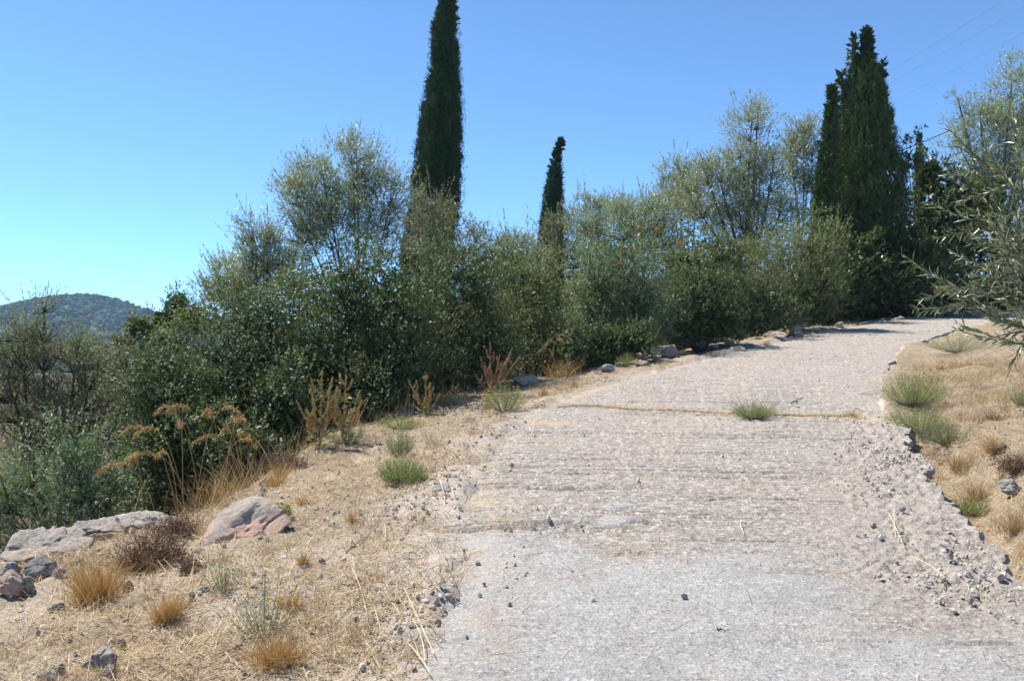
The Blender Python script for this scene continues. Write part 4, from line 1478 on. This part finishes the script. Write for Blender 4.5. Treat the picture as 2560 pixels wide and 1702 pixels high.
# ------------------------------------------------------------------ green weeds
def weed(label, px, py, hpx, wpx, n=3200, mat='weed', stems=60, leaf=(.013, .005), airy=.5, fl=None, group='green weeds by the track', name='weed'):
    stems = int(stems * 1.6)
    g = G(px, py)
    h, w = hpx / F * g[1], wpx / F * g[1]
    root = thing(name, label, 'weed', g, group)
    st, lv = Acc(), Acc()
    an = R.uniform(0, 2 * math.pi, stems)
    rd = np.sqrt(R.random(stems)) * w * .5
    tip = g + np.stack([np.cos(an) * rd, np.sin(an) * rd * .8, h * np.sqrt(np.clip(1.05 - (rd / (w * .5)) ** 2 * .8, .1, 2)) * R.uniform(.45, 1.0, stems)], 1)
    b = g + (tip - g) * np.array([.12, .12, 0]) - np.array([0, 0, .015])
    mid = b + (tip - b) * np.array([.75, .75, .4])
    per = int(n * 1.15) // stems
    for j in range(stems):
        q = bez(b[j], mid[j], tip[j], 7)
        tube(st, q, np.linspace(.0018, .0006, 7), 3)
        f = R.uniform(.15, 1, per) ** airy * 5.99
        i = f.astype(int)
        pp = q[i] + (q[i + 1] - q[i]) * (f - i)[:, None]
        u = rsph(per) + np.array([0, 0, .35])
        leaves(lv, pp + 1.1 * leaf[0] * rsph(per), u, leaf[0] * R.uniform(.6, 1.4, per), leaf[1] * R.uniform(.7, 1.3, per), np.clip(R.normal(.45, .25, per), 0, 1), .2)
    link('stems', st.mesh('stems', g), M['greyweed'], root)['kind'] = 'stuff'
    link('leaves', lv.mesh('leaves', g), M[mat], root)['kind'] = 'stuff'
    if fl:
        a = Acc()
        t = tip[R.choice(stems, min(fl, stems), replace=False)]
        for p in t:
            leaves(a, p + .006 * rsph(8), rsph(8), .014, .009, R.random(8))
        link('flowers', a.mesh('flowers', g), M['yellow'], root)['kind'] = 'stuff'


weed('round green cushion weed on the left verge', 1005, 1208, 72, 140, 5200, stems=120)
weed('upright grey-green weed just above the cushion weed', 998, 1142, 78, 90, 2400, 'greyweed', 46)
weed('green weed growing in the transverse joint of the track', 1885, 1044, 42, 120, 4200, stems=110, airy=.9)
weed('wispy halo weed around the joint weed', 1890, 1036, 70, 200, 700, 'greyweed', 44, airy=.6, leaf=(.012, .004))
weed('pale green weed with yellow flowers below the russet dock', 1262, 1030, 82, 120, 3200, 'weed', 80, fl=30)
weed('bushy green weed at the right edge of the track, upper', 2395, 880, 55, 170, 4200, stems=110)
weed('large green weed at the right edge of the track, middle', 2285, 1015, 100, 190, 7500, stems=170)
weed('olive-green weed at the right edge of the track, lower', 2300, 1085, 75, 180, 5200, 'weed', 120)
weed('sprawling green weed above the broken slab corner', 2370, 1110, 60, 170, 3600, 'greyweed', 90)
weed('green grass weed at the gully bottom', 2430, 1290, 55, 120, 2600, 'weed', 80)
weed('small weed on the right picture edge above the dark tuft', 2550, 1010, 50, 70, 1200, 'greyweed', 40)
weed('tall thin grey-green weed beside the lowest straw tuft', 660, 1590, 200, 200, 800, 'greyweed', 20, airy=.8, leaf=(.016, .004), fl=8)
weed('thin green stalks crossing the lower left verge', 560, 1480, 110, 120, 420, 'greyweed', 14, airy=.8)
weed('small green weed at the shaded crest edge', 1000, 1070, 36, 130, 1800, 'weed', 60)
weed('yellow flowered weed by the pink-topped boulder', 705, 1300, 46, 60, 700, 'greyweed', 26, fl=14)
weed('low greenery at the foot of the paler dock', 870, 1110, 60, 150, 2400, 'greyweed', 60)
weed('green weed among the roadside stones before the low shrub', 1565, 918, 40, 60, 1400, 'weed', 44)


def thornbush(label, px, py, hpx, wpx, n=380, group='dead thorn clumps'):
    g = G(px, py)
    h, w = hpx / F * g[1], wpx / F * g[1]
    a = Acc()
    A = g + rsph(n) * R.random((n, 1)) * np.array([w * .5, w * .4, h * .15]) + np.array([0, 0, h * .12])
    B = A + (rsph(n) + np.array([0, 0, .35])) * R.uniform(.1, .7, (n, 1)) ** 1.3 * h
    sticks(a, A, B, .0022, .0008, R.random(n))
    C = A + (B - A) * R.random((n, 1))
    leaves(a, np.repeat(C, 4, 0) + .02 * rsph(4 * n), rsph(4 * n), .022, .009, R.random(4 * n), .2)
    tag(link('thorn_bush', a.mesh('thorn_bush', g), M['thorn'], None, tuple(g)), label, 'dry plant', group)


thornbush('dark dead thorn clump before the pale ledge stones', 385, 1420, 130, 200, 900)
thornbush('reddish dead clump at the left end of the ledge', 445, 1340, 80, 130, 420)
thornbush('small dead clump right of the dark thorn clump', 480, 1430, 50, 60, 200)
thornbush('brown dead clump on the crest left of the docks', 720, 1170, 60, 120, 320)
thornbush('brown dead clump on the right bank beside the gully', 2540, 1180, 70, 130, 420)


def twig_thing(label, pts_px, r=.005, mat='barkpale'):
    pts = np.array([G(*p) for p in pts_px]) + np.array([0, 0, .012])
    t = np.linspace(0, 1, 12)
    k = np.linspace(0, 1, len(pts))
    q = np.stack([np.interp(t, k, pts[:, j]) for j in range(3)], 1) + R.normal(size=(12, 3)) * .004
    a = Acc()
    o = q.mean(0)
    tube(a, q, np.linspace(r, r * .4, 12), 5)
    tag(link('twig', a.mesh('twig', o, smooth=True), M[mat], None, tuple(o)), label, 'twig', 'fallen twigs')


twig_thing('dark bent twig on the upper slab near the boulders', [(1855, 879), (1880, 878), (1908, 874)], .012, 'barkdark')
twig_thing('thin dark twig on the upper slab right of the joint weed', [(1978, 1010), (1992, 1003), (2008, 996)], .007, 'barkdark')
twig_thing('pale curved twig lying before the cushion weed', [(970, 1198), (990, 1212), (1040, 1220)], .005)
twig_thing('grey twig on the gritty verge', [(865, 1385), (920, 1340), (945, 1310)], .006)
twig_thing('thin dark stick right of the upright grey-green weed', [(1066, 1155), (1110, 1148)], .005, 'barkdark')
twig_thing('short dark stick low on the track', [(1788, 1576), (1822, 1586)], .004, 'barkdark')
twig_thing('gnarled pale root at the bottom of the left verge', [(560, 1640), (590, 1670), (615, 1690)], .007)


# ------------------------------------------------------------------ straw, stubble, gravel
def scatter(n, xr, yr, dens):
    x = R.uniform(*xr, n)
    y = yr[0] * (yr[1] / yr[0]) ** R.random(n)
    w = dens(x, y)
    k = R.random(n) < w
    x, y = x[k], y[k]
    z = ground_z(x, y)
    rd = on_road(x, y)
    zr = base(y)
    return np.stack([x, y, np.where(rd & (x > x_left(y) + .25), np.maximum(z, zr), z)], 1)


def verge_density(x, y):
    xl, xc, xr = x_left(y), x_crest(y), x_right(y)
    dl = xl - x
    left = sm(-.05, .5, dl) * (1 - sm(.1, .9, xc - x))
    left = left * (.25 + .75 * sm(-.25, .35, fbm(np.stack([x * 1.1, y * 1.1, x * 0], 1), 201)))
    near_edge = .3 * sm(-.25, .1, dl) * sm(1.2, .2, dl)
    dr = x - xr
    right = sm(.1, .5, dr) * (1 - sm(5, 9, dr)) * (.35 + .65 * sm(-.3, .3, fbm(np.stack([x, y, x * 0], 1), 205)))
    return np.clip(left + near_edge + right, 0, 1)


def build_straw():
    # standing stubble
    p = np.concatenate([scatter(120000, (-6, 1.5), (2.6, 14), verge_density), scatter(60000, (2.2, 9), (3.2, 15), verge_density),
                        scatter(16000, (1, 14), (12, 26), verge_density)])
    n = len(p)
    a = Acc()
    an = R.uniform(0, 2 * math.pi, n)
    s = R.uniform(.2, 1.6, n)
    d = np.stack([np.cos(an) * s, np.sin(an) * s, np.ones(n)], 1)
    cl = .5 + .5 * fbm(np.stack([p[:, 0] * .8, p[:, 1] * .8, p[:, 0] * 0], 1), 211)
    blades(a, p - np.array([0, 0, .01]), d, R.uniform(.03, .13, n) * (.6 + .5 * cl), R.uniform(.0014, .0030, n) * (1 + .05 * p[:, 1]),
           np.clip(.08 + .8 * R.random(n) + .3 * (cl - .5), 0, 1), R.uniform(0, .6, n), 1)
    # small clumps of taller dead grass
    cc = np.concatenate([scatter(900, (-6, 1.2), (2.8, 12), verge_density), scatter(2200, (2.4, 8.5), (3.4, 14), verge_density)])
    kk = 42
    bp = np.repeat(cc, kk, 0) + R.normal(size=(len(cc) * kk, 3)) * np.array([.035, .035, 0])
    nb = len(bp)
    an = R.uniform(0, 2 * math.pi, nb)
    s = np.abs(R.normal(size=nb)) * .7
    tone = np.repeat(R.random(len(cc)), kk)
    blades(a, bp - np.array([0, 0, .01]), np.stack([np.cos(an) * s, np.sin(an) * s, np.ones(nb)], 1), R.uniform(.05, .15, nb) * np.repeat(R.uniform(.5, 1.5, len(cc)), kk),
           R.uniform(.0014, .0028, nb) * (1 + .05 * bp[:, 1]), np.clip(.15 + .5 * tone + .35 * R.random(nb), 0, 1), R.uniform(0, .5, nb), 1)
    # tall dead stalks along the crest
    cy = 5.6 * (22 / 5.6) ** R.random(2600)
    cx = x_crest(cy) - .25 + R.normal(size=2600) * .28
    cp = np.stack([cx, cy, ground_z(cx, cy) - .02], 1)
    cp = cp[fbm(np.stack([cx * 1.3, cy * 1.3, cx * 0], 1), 215) > -.15]
    nb = len(cp)
    an = R.uniform(0, 2 * math.pi, nb)
    s = np.abs(R.normal(size=nb)) * .45
    blades(a, cp, np.stack([np.cos(an) * s, np.sin(an) * s, np.ones(nb)], 1), R.uniform(.12, .55, nb), R.uniform(.002, .004, nb) * (1 + .04 * cp[:, 1]), np.clip(.1 + .75 * R.random(nb), 0, 1), R.uniform(0, .6, nb), 3)
    tag(link('dry_grass', a.mesh('dry_grass'), M['straw']), 'short dry grass and stubble over both verges', 'grass', None, 'stuff')
    # straw lying flat
    p = np.concatenate([scatter(90000, (-6, 1.8), (2.6, 13), verge_density), scatter(70000, (2.0, 8), (3.0, 14), verge_density)])
    q = scatter(5200, (-.4, 5), (2.8, 12), lambda x, y: on_road(x, y) * (.04 + .5 * sm(.6, 0, x - x_left(y)) + .25 * sm(1.0, 0, x_right(y) - x) + .9 * np.exp(-((y - y_joint(x)) / .10) ** 2)))
    jx = R.uniform(.2, 3.6, 2600)
    jj = np.stack([jx, y_joint(jx) + R.normal(size=2600) * (.03 + .16 * R.random(2600) ** 2), base(y_joint(jx))], 1)
    p = np.concatenate([p, q, jj])
    n = len(p)
    a = Acc()
    an = R.uniform(0, 2 * math.pi, n)
    d = np.stack([np.cos(an), np.sin(an), R.uniform(-.05, .28, n)], 1)
    d[-2600:, 1] *= .35
    ln = R.uniform(.03, .16, n) * np.where(R.random(n) < .03, 2.4, 1)
    ln[-2600:] *= .55
    sd = norm(np.cross(d, np.array([0, 0, 1.0])))
    w = R.uniform(.0014, .0032, n)[:, None] * (1 + .05 * p[:, 1:2])
    p0 = p + np.array([0, 0, .012])
    p1 = p0 + norm(d) * ln[:, None]
    p1[:, 2] += SL * (p1[:, 1] - p0[:, 1])
    V = np.stack([p0 - sd * w * .5, p0 + sd * w * .5, p1 + sd * w * .3, p1 - sd * w * .3], 1)
    a.add(V.reshape(-1, 3), np.arange(4 * n).reshape(-1, 4), r=np.clip(.12 + .88 * R.random(n), 0, 1))
    tag(link('straw', a.mesh('straw'), M['straw']), 'loose straw lying on the verges and in the joint', 'straw', None, 'stuff')
    # long pale stems thrown across the verge
    a = Acc()
    for (x0, y0, x1, y1) in ((1020, 1620, 1075, 1690), (1030, 1560, 1062, 1660), (1010, 1480, 1085, 1640), (935, 1520, 960, 1610), (980, 1520, 1050, 1650), (1095, 1200, 1112, 1270),
                             (1090, 1205, 1110, 1240), (880, 1430, 920, 1560), (1000, 1265, 1035, 1290), (960, 1320, 955, 1375), (1130, 1225, 1135, 1245), (2220, 1290, 2255, 1360),
                             (2235, 1285, 2240, 1350), (2275, 1400, 2370, 1455), (1852, 1310, 1860, 1340), (600, 1270, 585, 1355), (470, 1340, 520, 1360), (200, 1330, 215, 1375)):
        A, B = G(x0, y0), G(x1, y1)
        q = bez(A + [0, 0, .02], .5 * (A + B) + [R.normal() * .02, 0, .03 + .03 * R.random()], B + [0, 0, .012], 6)
        tube(a, q, .0022, 3, r=.95)
    tag(link('straw', a.mesh('straw'), M['straw']), 'long pale straw stems thrown across verge and track', 'straw', None, 'stuff')


build_straw()


def build_gravel():
    def dens(x, y):
        dl = x_left(y) - x
        e = np.exp(-((dl - .25) / .42) ** 2) * (1 - sm(6, 12, y) * .8)
        w = .10 * (dl > 0) * (x > x_crest(y) - .2)
        j = fbm(np.stack([x * 2.3, y * 2.3, x * 0], 1), 221)
        rgt = .8 * sm(1.0, .1, x_right(y) - x) * (x < x_right(y) - .03) * (y > 3.3) * (y < 9.3)
        on = .006 * on_road(x, y)
        rb = .07 * (x > x_right(y) + .1) + .25 * np.exp(-((x + 3.2) / .7) ** 2 - ((y - 5.4) / .6) ** 2)
        return np.clip(e * sm(-.3, .4, j) + w + rgt * sm(-.4, .4, j) + on + rb, 0, 1)
    p = scatter(75000, (-5, 6), (2.6, 13), dens)
    n = len(p)
    v0, f0 = ico(0)
    s = .003 + .011 * R.random(n) ** 3.4 + .003 * R.random(n)
    s = s * (1 + .03 * p[:, 1])
    V = v0[None] * s[:, None, None] * R.uniform(.6, 1.25, (n, 1, 3)) * (1 + .22 * R.normal(size=(n, 12, 1)))
    V = V + (p + np.stack([s * 0, s * 0, s * .35], 1))[:, None]
    a = Acc()
    a.add(V.reshape(-1, 3), None, (np.arange(n)[:, None, None] * 12 + f0[None]).reshape(-1, 3), r=np.repeat(R.random(n), 20))
    gm = leaf_mat('gravel', [(0, (.26, .222, .18)), (.5, (.40, .348, .29)), (1, (.56, .505, .44))], .9, 0, .15)
    tag(link('gravel', a.mesh('gravel'), gm), 'pale limestone gravel along the edges of the track', 'gravel', None, 'stuff')


build_gravel()


# ------------------------------------------------------------------ overhead wires
def wire(label, pts, r, mat='wire'):
    w = np.array([P(*p) for p in pts])
    t = np.linspace(0, 1, 40)
    k = np.linspace(0, 1, len(w))
    q = np.stack([np.interp(t, k, w[:, j]) for j in range(3)], 1)
    q[:, 2] -= .25 * 4 * t * (1 - t)
    a = Acc()
    tube(a, q, r, 5)
    o = q[0]
    tag(link('power_line', a.mesh('power_line', o, smooth=True), M[mat], None, tuple(o)), label, 'wire', 'overhead wires')


wire('thin overhead wire, highest of the three at the upper right', [(1700, 478, 62), (1926, 343, 50), (2221, 166, 38), (2495, -2, 30), (2800, -190, 24)], .0045)
wire('thin overhead wire, middle of the three at the upper right', [(1750, 470, 62), (2053, 293, 48), (2221, 196, 40), (2560, 5, 30), (2860, -165, 24)], .0045)
wire('thin overhead wire, lowest of the three at the upper right', [(1850, 455, 62), (2221, 247, 42), (2560, 68, 31), (2860, -90, 25)], .0045)
wire('short visible stretch of thick black cable beside the tiny far cypress', [(2050, 440, 38), (2247, 365, 37), (2334, 331, 36.5), (2600, 225, 36)], .022, 'cable')


# ------------------------------------------------------------------ haze
def build_haze():
    x0, x1, y0, y1, z0, z1 = -1300, 700, -120, 1700, -60, 95
    v = [(x, y, z) for x in (x0, x1) for y in (y0, y1) for z in (z0, z1)]
    a = Acc()
    a.add(v, [(0, 1, 3, 2), (4, 6, 7, 5), (0, 4, 5, 1), (2, 3, 7, 6), (0, 2, 6, 4), (1, 5, 7, 3)])
    m = bpy.data.materials.new('haze')
    m.use_nodes = True
    nt = m.node_tree
    nt.nodes.remove(nt.nodes['Principled BSDF'])
    pv = nt.nodes.new('ShaderNodeVolumePrincipled')
    pv.inputs['Color'].default_value = (.45, .72, 1.0, 1)
    pv.inputs['Density'].default_value = .00023
    pv.inputs['Anisotropy'].default_value = .2
    nt.links.new(pv.outputs[0], nt.nodes['Material Output'].inputs['Volume'])
    tag(link('haze', a.mesh('haze'), m), 'thin blue summer haze over the valley', 'haze', None, 'stuff')


build_haze()
